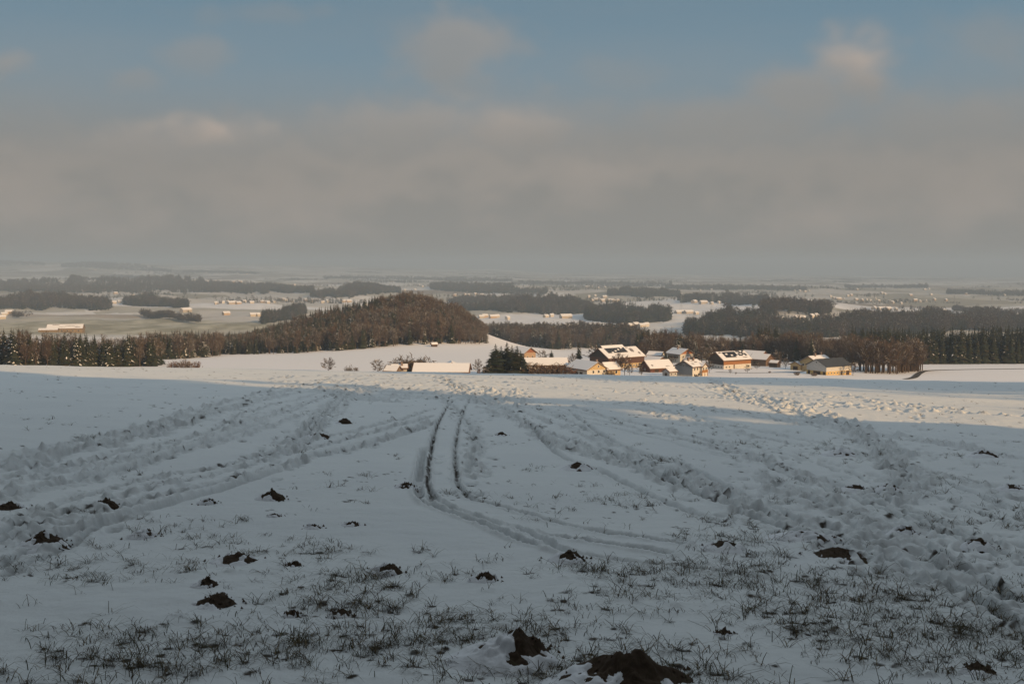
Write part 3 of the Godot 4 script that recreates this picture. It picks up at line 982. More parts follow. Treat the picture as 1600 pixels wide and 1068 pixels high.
func copses() -> void:       # hedges and clumps too far off to count
	var put := [[], [], [], [], [], []]
	for i in 90:
		var u := rng.randf_range(-120.0, 1720.0)
		var d := 3000.0 * pow(4.2, rng.randf())
		var c := ahead(u, d)
		var long := rng.randf_range(30.0, 190.0) * d / 4500.0
		var thick := rng.randf_range(8.0, 45.0) * d / 4500.0
		for k in int(14.0 + long * thick / 90.0):
			var p := spot(c.x + rng.randfn(0.0, long * 0.5), c.z + rng.randfn(0.0, thick * 0.5))
			var s := rng.randf_range(0.4, 0.95)
			put[rng.randi() % 6].push_back(Transform3D(Basis(Vector3.UP, rng.randf() * TAU).scaled(Vector3(s * 1.3, s, s * 1.3)), p))
	var root := thing("copses", "hedges and small clumps of trees scattered over the hazy plain", "trees")
	root.set_meta("kind", "stuff")
	for k in 6: multi("crowns", (far_spruces if k < 3 else far_broads)[k % 3], put[k], root)

# ---------------------------------------------------------------- buildings
func wall_color(c: Color) -> StandardMaterial3D:
	var key := "wall_%s" % c.to_html()
	if not M.has(key):
		var m := mat(key, c, 0.9)
		m.albedo_texture = M.grain_tex
		m.uv1_triplanar = true
		m.uv1_scale = Vector3(0.25, 0.25, 0.25)
	return M[key]

# a gabled body, ridge along x: length, width, wall height, ridge height above the eaves
func gabled(l: float, w: float, h0: float, hw: float, hr: float) -> Buf:
	var b := Buf.new()
	var x := l * 0.5
	var z := w * 0.5
	var m := Vector3(0.0, hw * 0.5, 0.0)
	for s in [-1.0, 1.0]:
		b.quad(Vector3(-x, h0, z * s), Vector3(x, h0, z * s), Vector3(x, hw, z * s), Vector3(-x, hw, z * s), m)
		b.quad(Vector3(x * s, h0, -z), Vector3(x * s, h0, z), Vector3(x * s, hw, z), Vector3(x * s, hw, -z), m)
		b.out(Vector3(x * s, hw, -z), Vector3(x * s, hw, z), Vector3(x * s, hw + hr, 0.0), m)
	b.quad(Vector3(-x, h0, -z), Vector3(x, h0, -z), Vector3(x, h0, z), Vector3(-x, h0, z), m)
	return b
func roof_slab(b: Buf, l: float, w: float, hw: float, hr: float, over: float, lift: float, thick: float, side: float) -> void:
	var z := w * 0.5 + over
	var drop := hr / (w * 0.5) * over
	var x := l * 0.5 + over
	var lo := Vector3(0.0, hw - drop + lift, z * side)
	var hi := Vector3(0.0, hw + hr + lift, 0.0)
	var dx := Vector3(x, 0.0, 0.0)
	var up := Vector3(0.0, thick, 0.0)
	b.hexa([lo - dx, lo + dx, hi + dx, hi - dx, lo - dx + up, lo + dx + up, hi + dx + up, hi - dx + up])

var pane_mesh := {}
func opening(called: String, parent: Node3D, p: Vector3, turn: float, w: float, h: float, frame: Material, dark: Material) -> void:
	var key := "%s%.2f_%.2f" % [frame.resource_name, w, h]
	if not pane_mesh.has(key):
		var f := Buf.new()
		var t := 0.11
		f.box(Vector3(-w / 2 - t, -t, 0.0), Vector3(-w / 2, h + t, 0.07)); f.box(Vector3(w / 2, -t, 0.0), Vector3(w / 2 + t, h + t, 0.07))
		f.box(Vector3(-w / 2, h, 0.0), Vector3(w / 2, h + t, 0.07)); f.box(Vector3(-w / 2, -t, 0.0), Vector3(w / 2, 0.0, 0.11))
		var g := Buf.new()
		g.box(Vector3(-w / 2, 0.0, 0.002), Vector3(w / 2, h, 0.03))
		pane_mesh[key] = [f.mesh(frame), g.mesh(dark)]
	var o := obj(called, pane_mesh[key][0], parent)
	o.position = p; o.rotation.y = turn
	obj("pane" if called == "window" else "leaf", pane_mesh[key][1], o)

# d: l, w, hw, hr, over, lower [height, colour], wall, gable, roof ("snow", "dark", "frost"), windows [[face, along, up, wide, high], ...], doors, chimneys, panels
func house(called: String, label: String, category: String, at: Vector3, turn_deg: float, d: Dictionary, group := "") -> Node3D:
	var t := thing(called, label, category, at, deg_to_rad(turn_deg), group)
	body(t, d, Vector3.ZERO, 0.0)
	return t
func body(t: Node3D, d: Dictionary, off: Vector3, turn: float) -> void:
	var place := Transform3D(Basis(Vector3.UP, turn), off)
	var l: float = d.l
	var w: float = d.w
	var hw: float = d.hw
	var hr: float = d.hr
	var over: float = d.get("over", 0.7)
	var made := []
	made.push_back(obj("wall", gabled(l, w, -4.0, hw, hr).mesh(wall_color(d.wall)), t))
	if d.has("lower"):
		var b := Buf.new()
		b.box(Vector3(-l / 2 - 0.05, -3.9, -w / 2 - 0.05), Vector3(l / 2 + 0.05, d.lower[0], w / 2 + 0.05))
		made.push_back(obj("lower_wall", b.mesh(wall_color(d.lower[1])), t))
	if d.has("gable"):
		for s in [-1.0, 1.0]:
			var b := Buf.new()
			var x: float = (l / 2 + 0.02) * s
			var y: float = hw + d.get("gable_from", 0.0)
			var z: float = w / 2 * (1.0 - maxf(0.0, d.get("gable_from", 0.0)) / hr)
			var m := Vector3(0.0, hw, 0.0)
			b.out(Vector3(x, y, -z), Vector3(x, y, z), Vector3(x, hw + hr * 0.99, 0.0), m)
			made.push_back(obj("gable", b.mesh(wall_color(d.gable)), t))
	var rb := Buf.new()
	for s in [-1.0, 1.0]: roof_slab(rb, l, w, hw, hr, over, 0.02, 0.2, s)
	var roof := obj("roof", rb.mesh(M.tin if d.get("roof", "snow") == "dark" else M.eaves), t)
	made.push_back(roof)
	if d.get("roof", "snow") != "dark":
		for s in [-1.0, 1.0]:
			var sb := Buf.new()
			roof_slab(sb, l, w, hw + 0.02, hr, maxf(over - 0.32, 0.1), 0.225, 0.14, s)
			var sn := obj("snow_cover", sb.mesh(M.roof_snow), roof)
			sn.position = Vector3.ZERO
	for c in d.get("chimneys", []):
		var y: float = hw + hr * (1.0 - absf(c[1]) / (w / 2))
		var b := Buf.new()
		b.box(Vector3(-0.4, -1.0, -0.4), Vector3(0.4, 1.5, 0.4)); b.box(Vector3(-0.5, 1.5, -0.5), Vector3(0.5, 1.65, 0.5))
		var o := obj("chimney", b.mesh(M.chimney), roof)
		o.position = Vector3(c[0], y + 0.2, c[1])
	for p in d.get("melt", []):          # side, along, up the slope, half length, half height on the slope
		var pts := []
		for i in 11:
			var a := TAU * i / 11.0
			var k := rng.randf_range(0.55, 1.15)
			var s: float = clampf(p[2] + sin(a) * p[4] * k, 0.03, 0.97)
			pts.push_back(Vector3(p[1] + cos(a) * p[3] * k, hw + hr * s + 0.385, w / 2 * (1.0 - s) * p[0]))
		var b := Buf.new()
		var c := Vector3(p[1], hw + hr * p[2] + 0.385, w / 2 * (1.0 - p[2]) * p[0])
		for i in 11: b.out(c, pts[i], pts[(i + 1) % 11], c - Vector3(0, 5, 0))
		obj("bare_tiles", b.mesh(M.eaves), roof)
	for p in d.get("panels", []):        # side, along from, along to, up the slope from, to, columns, rows
		var n := 0
		for i in p[5]:
			for j in p[6]:
				n += 1
				if p.size() > 7 and n % int(p[7]) == 0: continue
				var x0: float = lerpf(p[1], p[2], float(i) / p[5]) + 0.06
				var x1: float = lerpf(p[1], p[2], float(i + 1) / p[5]) - 0.06
				var s0: float = lerpf(p[3], p[4], float(j) / p[6]) + 0.012
				var s1: float = lerpf(p[3], p[4], float(j + 1) / p[6]) - 0.012
				var lo := Vector3(0.0, hw + hr * s0 + 0.5, w / 2 * (1.0 - s0) * p[0])
				var hi := Vector3(0.0, hw + hr * s1 + 0.5, w / 2 * (1.0 - s1) * p[0])
				var up := Vector3(0.0, 0.08, 0.0)
				var a := Vector3(x0, 0.0, 0.0)
				var e := Vector3(x1, 0.0, 0.0)
				var b := Buf.new()
				b.hexa([lo + a, lo + e, hi + e, hi + a, lo + a + up, lo + e + up, hi + e + up, hi + a + up])
				obj("solar_panel", b.mesh(M.panel), roof)
	var lip := 0.052 if d.has("lower") else 0.003
	for kind in ["windows", "doors"]:
		for q in d.get(kind, []):
			var e: float = lip if not d.has("lower") or q[2] < d.lower[0] else 0.003
			var fr: Material = M.white_frame if kind == "windows" and q.size() < 6 else M.wood_frame
			var p: Vector3
			var a := 0.0
			match q[0]:
				"front": p = Vector3(q[1], q[2], w / 2 + e)
				"back":
					p = Vector3(q[1], q[2], -w / 2 - e); a = PI
				"right":
					p = Vector3(l / 2 + e + 0.02, q[2], q[1]); a = PI / 2
				"left":
					p = Vector3(-l / 2 - e - 0.02, q[2], q[1]); a = -PI / 2
			var before := t.get_child_count()
			opening("window" if kind == "windows" else "door", t, p, a, q[3], q[4], fr, M.glass if kind == "windows" else M.dark)
			made.push_back(t.get_child(before))
	for o in made: o.transform = place * o.transform
func extra(t: Node3D, called: String, lo: Vector3, hi: Vector3, m: Material) -> MeshInstance3D:
	var b := Buf.new()
	b.box(lo, hi)
	return obj(called, b.mesh(m), t)
func row(face: String, from: float, to: float, n: int, up: float, w: float, h: float) -> Array:
	var a := []
	for i in n: a.push_back([face, lerpf(from, to, float(i) / maxi(n - 1, 1)), up, w, h])
	return a

# far away houses: one small mesh, walls and roof its two materials
var far_house_mesh := []
func far_houses() -> void:
	for k in 4:
		var size: Vector3 = [Vector3(11, 8, 4.6), Vector3(15, 9, 5.0), Vector3(25, 11, 5.4), Vector3(8, 7.5, 5)][k]
		var w: Color = [Color(0.62, 0.56, 0.48), Color(0.55, 0.42, 0.3), Color(0.5, 0.45, 0.4), Color(0.68, 0.64, 0.58)][k]
		var a := gabled(size.x, size.y, -3.0, size.z, size.y * 0.33).mesh(wall_color(w))
		var r := Buf.new()
		for s in [-1.0, 1.0]: roof_slab(r, size.x, size.y, size.z, size.y * 0.33, 0.8, 0.05, 0.45, s)
		var arr := []
		arr.resize(Mesh.ARRAY_MAX)
		arr[Mesh.ARRAY_VERTEX] = r.v; arr[Mesh.ARRAY_NORMAL] = r.n
		a.add_surface_from_arrays(Mesh.PRIMITIVE_TRIANGLES, arr)
		a.surface_set_material(1, M.roof_snow)
		far_house_mesh.push_back(a)
const ORDER := ["leftmost", "second", "third", "fourth", "fifth", "sixth", "seventh", "eighth", "ninth", "tenth", "eleventh", "twelfth", "thirteenth", "fourteenth", "fifteenth", "sixteenth", "seventeenth", "eighteenth", "nineteenth", "twentieth", "twenty-first", "twenty-second", "twenty-third", "twenty-fourth", "twenty-fifth", "twenty-sixth", "twenty-seventh", "twenty-eighth", "twenty-ninth", "thirtieth"]
func hamlet(places: Array, label: String, group: String) -> void:
	places.sort_custom(func(a, b): return a[0] < b[0])
	for p in places:
		var k: int = p[2] if p.size() > 2 else rng.randi() % 4
		var o := obj("farmhouse", far_house_mesh[k])
		o.position = hit(p[0], p[1], 800.0)
		o.rotation.y = deg_to_rad(rng.randf_range(20.0, 60.0))
		var n := places.find(p)
		var which := label
		if places.size() > 1: which += ", " + ("rightmost" if n == places.size() - 1 else (ORDER[n] if n == 0 else ORDER[n] + " from left"))
		tag(o, which, "house", group)
func materials() -> void:
	var g := FastNoiseLite.new()
	g.seed = 3; g.frequency = 0.03; g.fractal_octaves = 4
	var im := g.get_seamless_image(256, 256)
	im.convert(Image.FORMAT_RGB8)
	for y in 256:
		for x in 256:
			var k := 0.78 + 0.22 * im.get_pixel(x, y).r
			im.set_pixel(x, y, Color(k, k, k))
	M.grain_tex = ImageTexture.create_from_image(im)
	var s := FastNoiseLite.new()
	s.seed = 8; s.frequency = 0.02; s.fractal_octaves = 5; s.fractal_gain = 0.62
	var sn := s.get_seamless_image(512, 512)
	sn.bump_map_to_normal_map(3.5)
	var m := mat("snow", Color.WHITE, 0.75, true)
	m.normal_enabled = true
	m.normal_texture = ImageTexture.create_from_image(sn)
	m.normal_scale = 0.7
	m.uv1_triplanar = true; m.uv1_world_triplanar = true
	m.uv1_scale = Vector3(0.9, 0.9, 0.9)
	mat("far_snow", Color.WHITE, 0.85, true)
	mat("soil", Color.WHITE, 0.95, true)
	mat("grass", Color.WHITE, 0.8, true)
	mat("needles", Color.WHITE, 0.8, true)
	mat("twigs", Color.WHITE, 0.9, true)
	mat("bark", Color.WHITE, 0.9, true)
	mat("roof_snow", Color(0.72, 0.72, 0.74), 0.8)
	mat("eaves", Color(0.13, 0.075, 0.05), 0.85)
	mat("tin", Color(0.045, 0.047, 0.05), 0.5)
	mat("panel", Color(0.012, 0.014, 0.02), 0.3)
	mat("chimney", Color(0.2, 0.15, 0.13), 0.9)
	mat("glass", Color(0.025, 0.027, 0.03), 0.15)
	mat("dark", Color(0.05, 0.035, 0.028), 0.8)
	mat("white_frame", Color(0.7, 0.68, 0.64), 0.7)
	mat("wood_frame", Color(0.2, 0.11, 0.06), 0.8)
	mat("steel", Color(0.25, 0.26, 0.27), 0.6)
	mat("asphalt", Color(0.06, 0.056, 0.052), 0.9)
	mat("timber", Color(0.42, 0.2, 0.07), 0.8)
	mat("red_boards", Color(0.3, 0.05, 0.035), 0.8)
	mat("slate", Color(0.22, 0.23, 0.24), 0.8)

func _ready() -> void:
	rng.seed = 20
	var cam := Camera3D.new()
	cam.name = "camera"
	cam.fov = rad_to_deg(2.0 * atan(534.0 / F))
	cam.near = 0.1; cam.far = 30000.0
	add_child(cam)
	cam.rotation.x = -pitch
	var env := Environment.new()
	env.background_mode = Environment.BG_SKY
	env.tonemap_mode = Environment.TONE_MAPPER_LINEAR
	env.tonemap_exposure = 1.0
	env.sdfgi_enabled = true; env.ssao_enabled = true; env.ssil_enabled = true
	env.fog_enabled = true
	env.fog_density = FOG
	env.fog_light_color = Color(0.79, 0.89, 1.0)
	var pano := PanoramaSkyMaterial.new()
	pano.panorama = make_sky()
	env.sky = Sky.new()
	env.sky.sky_material = pano
	env.background_energy_multiplier = 1.0
	var we := WorldEnvironment.new()
	we.name = "environment"; we.environment = env
	add_child(we)
	var sun := DirectionalLight3D.new()
	sun.name = "sun"
	sun.light_color = Color(1.0, 0.82, 0.59)
	sun.light_energy = 1.6
	sun.light_angular_distance = 0.9
	sun.shadow_enabled = true
	add_child(sun)
	var az := deg_to_rad(44.0)
	var el := deg_to_rad(18.5)
	sun.look_at_from_position(Vector3(sin(az) * cos(el), sin(el), cos(az) * cos(el)) * 100.0, Vector3.ZERO)

	n_roll.seed = 5; n_roll.frequency = 0.0011; n_roll.fractal_octaves = 3
	n_small.seed = 6; n_small.frequency = 0.06; n_small.fractal_octaves = 3
	n_fine.seed = 7; n_fine.frequency = 1.0; n_fine.fractal_octaves = 3
	n_warp.seed = 9; n_warp.frequency = 0.0035; n_warp.fractal_octaves = 2
	n_cell.seed = 14; n_cell.noise_type = FastNoiseLite.TYPE_CELLULAR; n_cell.frequency = 1.0
	n_cell.cellular_return_type = FastNoiseLite.RETURN_DISTANCE2_SUB
	n_cell.fractal_type = FastNoiseLite.FRACTAL_NONE
	n_field.seed = 10; n_field.noise_type = FastNoiseLite.TYPE_CELLULAR; n_field.frequency = 0.0026
	n_field.cellular_return_type = FastNoiseLite.RETURN_CELL_VALUE
	n_field.fractal_type = FastNoiseLite.FRACTAL_NONE
	materials()
	far_ground()
	rings()
	tracks()
	grass()
	molehills()
	near_ground()
	tree_kinds()
	far_houses()
	roads()
	village()
	outlying_farms()
	village_trees()
	woods()
	pylons()

# ---------------------------------------------------------------- molehills
func molehills() -> void:
	molehill(780, 1036, 215, 0.17, 0.2, Vector2(0.7, -0.3), "sharp-peaked molehill with snowy left flank and dark soil facing right at the bottom edge", 1.8)
	molehill(968, 1088, 320, 0.165, 0.1, Vector2(0.5, -0.9), "largest molehill, a broad dark ridge of earth with snow in front at the bottom edge", 2.2)
	molehill(62, 852, 90, 0.11, 0.0, Vector2(0.2, -0.8), "steep crumbly molehill dusted with snow at the left edge below the trodden track")
	molehill(160, 788, 48, 0.07, -0.25, Vector2(0.8, 0.2), "dark molehill in the middle of the trodden track near the left edge")
	molehill(14, 793, 64, 0.06, -0.3, Vector2(0.0, 0.3), "flat dark molehill cut by the left edge above the trodden track")
	molehill(420, 779, 56, 0.10, -0.1, Vector2(0.6, -0.2), "pointed dark molehill alone on smooth snow left of the sledge ruts")
	molehill(322, 786, 40, 0.05, 0.25, Vector2(0.7, 0.2), "low snowy molehill with a small dark right end below the trodden track")
	molehill(365, 880, 100, 0.07, -0.02, Vector2(0.3, -0.7), "wide low molehill with a ragged dark crest, left of the smaller one beside it")
	molehill(456, 888, 56, 0.05, -0.15, Vector2(0.4, -0.5), "small ragged molehill just right of the wide one with the dark crest")
	molehill(318, 918, 60, 0.06, -0.1, Vector2(0.4, -0.6), "snow-rimmed molehill directly above the smooth brown one at lower left")
	molehill(332, 946, 96, 0.07, -0.3, Vector2(0.3, -0.9), "smooth oval brown molehill with a lit snow bank below it at lower left", 1.3)
	molehill(600, 894, 66, 0.07, 0.05, Vector2(0.6, -0.4), "low molehill with dark right end beside grass, left of centre in the foreground")
	molehill(755, 907, 62, 0.06, -0.05, Vector2(0.4, -0.5), "ragged dark molehill on the grassy strip below the bend of the sledge ruts")
	molehill(885, 876, 76, 0.08, 0.02, Vector2(0.5, -0.5), "molehill with a knobbly dark top right beside the lowest sledge rut")
	molehill(900, 735, 72, 0.12, 0.1, Vector2(0.5, -0.3), "snow-streaked molehill between the sledge ruts and the wide trampled path")
	molehill(632, 762, 44, 0.07, 0.05, Vector2(0.6, -0.2), "small dark-tipped molehill just left of the bend in the sledge ruts")
	molehill(428, 808, 34, 0.03, -0.1, Vector2(0.2, -0.6), "tiny flat molehill below the pointed one left of the sledge ruts")
	molehill(222, 838, 60, 0.05, 0.2, Vector2(0.5, -0.4), "flat snowed-over molehill showing a thin dark crest, right of the crumbly one at the edge")
	molehill(488, 825, 38, 0.03, -0.05, Vector2(0.3, -0.6), "left one of two tiny flat molehills on smooth snow in the middle distance")
	molehill(548, 821, 40, 0.03, -0.05, Vector2(0.3, -0.6), "right one of two tiny flat molehills on smooth snow in the middle distance")
	molehill(1248, 842, 116, 0.10, 0.35, Vector2(0.5, 0.6), "broad white molehill with a dark outlined crest on the right of the foreground")
	molehill(1312, 870, 110, 0.06, -0.4, Vector2(0.3, -0.8), "long bare brown molehill below the white one with the dark crest")
	molehill(1130, 860, 90, 0.08, 0.1, Vector2(0.3, -0.6), "grassy snow-streaked molehill left of the broad white one")
	molehill(1412, 836, 64, 0.09, 0.1, Vector2(0.5, -0.5), "pointed molehill among footprints on the right with a dark right slope")
	molehill(1335, 766, 56, 0.07, 0.0, Vector2(0.3, -0.5), "jagged dark molehill among footprints, left one of a row of two")
	molehill(1388, 764, 44, 0.06, 0.0, Vector2(0.4, -0.5), "jagged dark molehill among footprints, right one of a row of two")
	molehill(1310, 711, 76, 0.12, 0.4, Vector2(0.2, 0.6), "rounded white molehill with a thin dark rim beyond the footprints")
	molehill(1535, 714, 60, 0.12, 0.1, Vector2(0.4, -0.3), "dark knobbly molehill near the right edge beyond the footprints")
	molehill(1580, 766, 56, 0.08, 0.1, Vector2(0.3, -0.4), "flat dark molehill at the right edge below the knobbly one")
	molehill(1530, 853, 60, 0.06, 0.05, Vector2(0.4, -0.5), "low dark molehill at lower right beside a sledge rut")
	molehill(536, 661, 34, 0.12, -0.3, Vector2(0.7, 0.2), "small dark molehill beside the forked track left of the ruts in the distance")
	molehill(782, 680, 26, 0.07, -0.2, Vector2(0.4, -0.3), "small distant molehill just right of the sledge ruts")
	molehill(495, 681, 44, 0.05, -0.2, Vector2(0.4, -0.3), "dark ragged molehill at the fork of the left-hand tracks")
	molehill(455, 962, 36, 0.03, -0.3, Vector2(0.2, -0.8), "small brown molehill right of the smooth oval one at lower left")
	molehill(532, 960, 46, 0.03, -0.3, Vector2(0.2, -0.8), "reddish flat molehill in the grass at lower left, the farther right of two small ones")
	molehill(1530, 1052, 80, 0.05, -0.2, Vector2(0.3, -0.8), "flat grassy molehill in the bottom right corner")
	molehill(1130, 992, 44, 0.03, -0.2, Vector2(0.3, -0.8), "small dark molehill right of centre near the bottom edge")

# ---------------------------------------------------------------- roads
func strip(called: String, px: Array, wide: float, m: Material, label: String) -> void:
	var c := Curve3D.new()
	c.bake_interval = 4.0
	var q := []
	for p in px: q.push_back(hit(p[0], p[1], 170.0) if p.size() == 2 else ahead(p[0], p[2]))
	for k in q.size():
		var a: Vector3 = q[maxi(k - 1, 0)]
		var b: Vector3 = q[mini(k + 1, q.size() - 1)]
		c.add_point(q[k], (a - b) / 6.0, (b - a) / 6.0)
	var pts := c.get_baked_points()
	var b := Buf.new()
	var prev := []
	for k in pts.size():
		var d := (pts[mini(k + 1, pts.size() - 1)] - pts[maxi(k - 1, 0)])
		d.y = 0.0
		var s := d.normalized().cross(Vector3.UP) * wide * 0.5
		var now := []
		for e in [-1.0, 0.0, 1.0]:
			var p: Vector3 = pts[k] + s * e
			now.push_back(Vector3(p.x, ground_height(p.x, p.z) + 0.14, p.z))
		if prev.size():
			for e in 2:
				b.quad(prev[e], prev[e + 1], now[e + 1], now[e], pts[k] - Vector3(0, 50, 0))
		prev = now
	var o := obj(called, b.mesh(m))
	o.set_meta("kind", "structure")
	tag(o, label, "road")
func roads() -> void:
	strip("farm_road", [[1419, 0, 436.0], [1432, 0, 452.0], [1441, 0, 495.0], [1455, 0, 525.0], [1500, 0, 545.0], [1600, 0, 560.0], [1760, 0, 585.0]], 3.0, M.asphalt, "dark cleared farm road bending past the grove and across the right-hand field")
	strip("village_lane", [[1120, 0, 478.0], [1160, 0, 470.0], [1205, 0, 472.0], [1245, 0, 478.0], [1262, 0, 492.0]], 1.6, M.asphalt, "narrow dark lane through the snow between the solar barn and the yellow barn")

# ---------------------------------------------------------------- the village
func village() -> void:
	var cream := Color(0.68, 0.65, 0.59)
	var white := Color(0.68, 0.65, 0.6)
	var yellow := Color(0.58, 0.43, 0.23)
	var brown := Color(0.115, 0.065, 0.05)
	var wood_c := Color(0.09, 0.07, 0.055)
	var t := house("farmhouse", "white house with yellow gable and a wide snowy left roof beside the spruces", "house", ahead(918, 437), -60, {"l": 16.0, "w": 11.0, "hw": 3.7, "hr": 3.0, "wall": cream, "gable": yellow, "roof": "snow", "chimneys": [[5.5, -1.2]],
		"windows": [["right", -3.4, 2.3, 0.9, 1.1], ["right", -0.6, 2.3, 0.9, 1.1], ["right", 2.2, 2.3, 0.9, 1.1], ["right", -0.5, 4.7, 0.7, 0.8], ["right", -2.6, 0.1, 0.9, 0.9], ["right", 0.2, 0.1, 0.9, 0.9]], "doors": [["right", 3.4, -0.4, 1.8, 1.5], ["front", -4.5, -0.5, 3.2, 2.9], ["front", -0.5, -0.5, 3.2, 2.9], ["front", 3.5, -0.5, 2.0, 2.9]]})
	body(t, {"l": 7.0, "w": 7.0, "hw": 3.5, "hr": 2.6, "wall": yellow, "windows": [["front", 1.2, 1.6, 1.1, 1.2]]}, Vector3(5.0, 0.0, -8.4), PI / 2)
	house("barn", "largest barn, brown boarded above a yellow base, with solar panels on its snowy roof", "barn", ahead(965, 530), 35, {"l": 25.0, "w": 15.5, "hw": 6.1, "hr": 4.3, "over": 0.9, "wall": brown, "lower": [2.7, yellow], "gable": Color(0.06, 0.05, 0.045),
		"windows": row("front", -11.0, 11.0, 12, 1.0, 0.9, 0.8), "doors": [["left", 2.0, 0.0, 3.0, 2.6]], "melt": [[1, 7.4, 0.62, 1.5, 0.3], [1, 5.6, 0.9, 1.3, 0.06], [1, -3.0, 0.2, 4.5, 0.03], [1, 10.8, 0.3, 0.8, 0.16]], "panels": [[1, -9.8, 3.8, 0.4, 0.93, 10, 4, 9]]})
	house("barn", "barn with only its frosted roof showing behind the largest barn", "barn", ahead(956, 556), 35, {"l": 15.0, "w": 12.0, "hw": 7.0, "hr": 4.0, "wall": brown})
	house("farm_building", "long ochre farm building with a plain snowy roof behind the brown hedge", "barn", ahead(853, 452), 4, {"l": 19.0, "w": 10.0, "hw": 4.6, "hr": 2.7, "wall": Color(0.28, 0.17, 0.1), "windows": row("front", -7.0, 7.0, 5, 1.2, 0.9, 1.0)})
	house("chalet", "house with red eaves half hidden behind the big spruces", "house", ahead(818, 600), -50, {"l": 12.0, "w": 9.0, "hw": 4.6, "hr": 2.8, "over": 1.2, "wall": Color(0.42, 0.3, 0.21), "gable": Color(0.3, 0.12, 0.07), "windows": [["right", -2.0, 1.5, 0.9, 1.1], ["right", 2.0, 1.5, 0.9, 1.1]]})
	house("shed", "low brown shed with one big snowy roof slope in front of the largest barn", "shed", ahead(1027, 482), 24, {"l": 13.0, "w": 10.0, "hw": 2.3, "hr": 3.2, "over": 0.8, "wall": Color(0.16, 0.07, 0.05), "melt": [[1, 3.5, 0.12, 1.6, 0.05], [1, -4.6, 0.3, 0.7, 0.1]], "doors": [["front", -3.0, -0.2, 2.4, 2.0], ["front", 2.5, -0.2, 2.4, 2.0]], "windows": [["left", 0.0, 1.0, 0.9, 0.8]]})
	house("shed", "frosted shed with a lit wooden gable right behind the largest barn", "shed", ahead(1022, 545), -48, {"l": 12.0, "w": 8.5, "hw": 3.0, "hr": 2.2, "wall": Color(0.45, 0.3, 0.14), "gable": Color(0.2, 0.13, 0.08), "doors": [["right", 0.0, -0.2, 2.8, 2.6]]})
	house("outbuilding", "small white outbuilding with a bluish roof behind the frosted shed", "shed", ahead(1026, 612), -30, {"l": 9.0, "w": 7.0, "hw": 4.2, "hr": 1.9, "wall": white, "windows": [["front", 0.0, 1.6, 0.9, 1.0]]})
	t = house("farmhouse", "cream house with orange gable peak and dark balcony, farthest back in the village", "house", ahead(1064, 595), -62, {"l": 13.0, "w": 10.0, "hw": 5.7, "hr": 2.7, "over": 1.1, "wall": cream, "gable": Color(0.42, 0.17, 0.08), "windows": [["right", -2.8, 3.6, 0.9, 1.1], ["right", 0.0, 3.6, 0.9, 1.1], ["right", 2.8, 3.6, 0.9, 1.1], ["right", -2.8, 1.0, 0.9, 1.1], ["right", 3.2, 1.0, 0.9, 1.1], ["right", 0.0, 6.0, 0.6, 0.7], ["front", -2.0, 1.2, 0.9, 1.1], ["front", 2.0, 1.2, 0.9, 1.1]], "chimneys": [[-1.0, 1.0]]})
	extra(t, "balcony", Vector3(-4.0, 3.2, 5.0), Vector3(4.5, 4.3, 6.1), M.dark)
	body(t, {"l": 4.0, "w": 4.5, "hw": 2.6, "hr": 1.5, "wall": white, "doors": [["right", 0.0, 0.0, 1.3, 2.0]]}, Vector3(8.0, 0.0, 0.5), 0.0)
	t = house("farmhouse", "house with grey slate gable and orange balcony, nearest to the meadow", "house", ahead(1080, 446), 45, {"l": 9.5, "w": 9.2, "hw": 4.6, "hr": 2.3, "over": 0.8, "wall": white, "gable": Color(0.2, 0.21, 0.22), "windows": [["front", -3.2, 2.9, 0.9, 1.1], ["front", -1.0, 2.9, 0.9, 1.4], ["front", 1.2, 2.9, 0.9, 1.4], ["front", -3.2, 0.3, 0.9, 1.1], ["front", 3.2, 0.3, 0.9, 1.1], ["front", 0.0, 0.3, 1.2, 1.2], ["left", -2.5, 2.4, 0.9, 1.1], ["left", 0.0, 2.4, 0.9, 1.1], ["left", 2.5, 2.4, 0.9, 1.1], ["left", 0.0, 4.6, 0.8, 0.8]], "melt": [[1, -2.4, 0.35, 1.2, 0.14], [1, 1.0, 0.55, 1.0, 0.12], [1, -0.6, 0.75, 1.3, 0.07]], "chimneys": [[1.0, 0.8], [-2.5, 0.6]]})
	extra(t, "slate_cladding", Vector3(-4.90, 0.9, -4.62), Vector3(-4.76, 4.6, 4.62), M.slate)
	t.move_child(t.get_child(t.get_child_count() - 1), 1)
	extra(t, "balcony", Vector3(0.4, 1.75, 4.6), Vector3(4.9, 1.9, 6.3), M.timber)
	for k in 14: extra(t, "baluster", Vector3(0.45 + k * 0.335, 1.9, 6.2), Vector3(0.62 + k * 0.335, 2.75, 6.27), M.timber)
	extra(t, "handrail", Vector3(0.4, 2.75, 6.16), Vector3(4.9, 2.86, 6.31), M.timber)
	for x in [0.5, 2.6, 4.7]: extra(t, "post", Vector3(x, -2.0, 6.05), Vector3(x + 0.15, 1.75, 6.2), M.timber)
	body(t, {"l": 5.0, "w": 4.0, "hw": 4.3, "hr": 1.3, "wall": white, "over": 0.5, "windows": [["right", -1.0, 2.8, 0.8, 1.2], ["right", 1.0, 2.8, 0.8, 1.2]]}, Vector3(2.8, 0.0, 3.4), -PI / 2)
	house("shed", "small white lean shed with a bluish roof against the slate-gabled house", "shed", ahead(1048, 440), 40, {"l": 5.0, "w": 4.2, "hw": 2.2, "hr": 1.2, "over": 0.5, "wall": Color(0.45, 0.45, 0.45), "windows": [["front", -1.2, 0.8, 0.8, 0.8], ["front", 1.2, 0.8, 0.8, 0.8]], "doors": [["left", 0.0, -0.3, 1.1, 1.9]]})
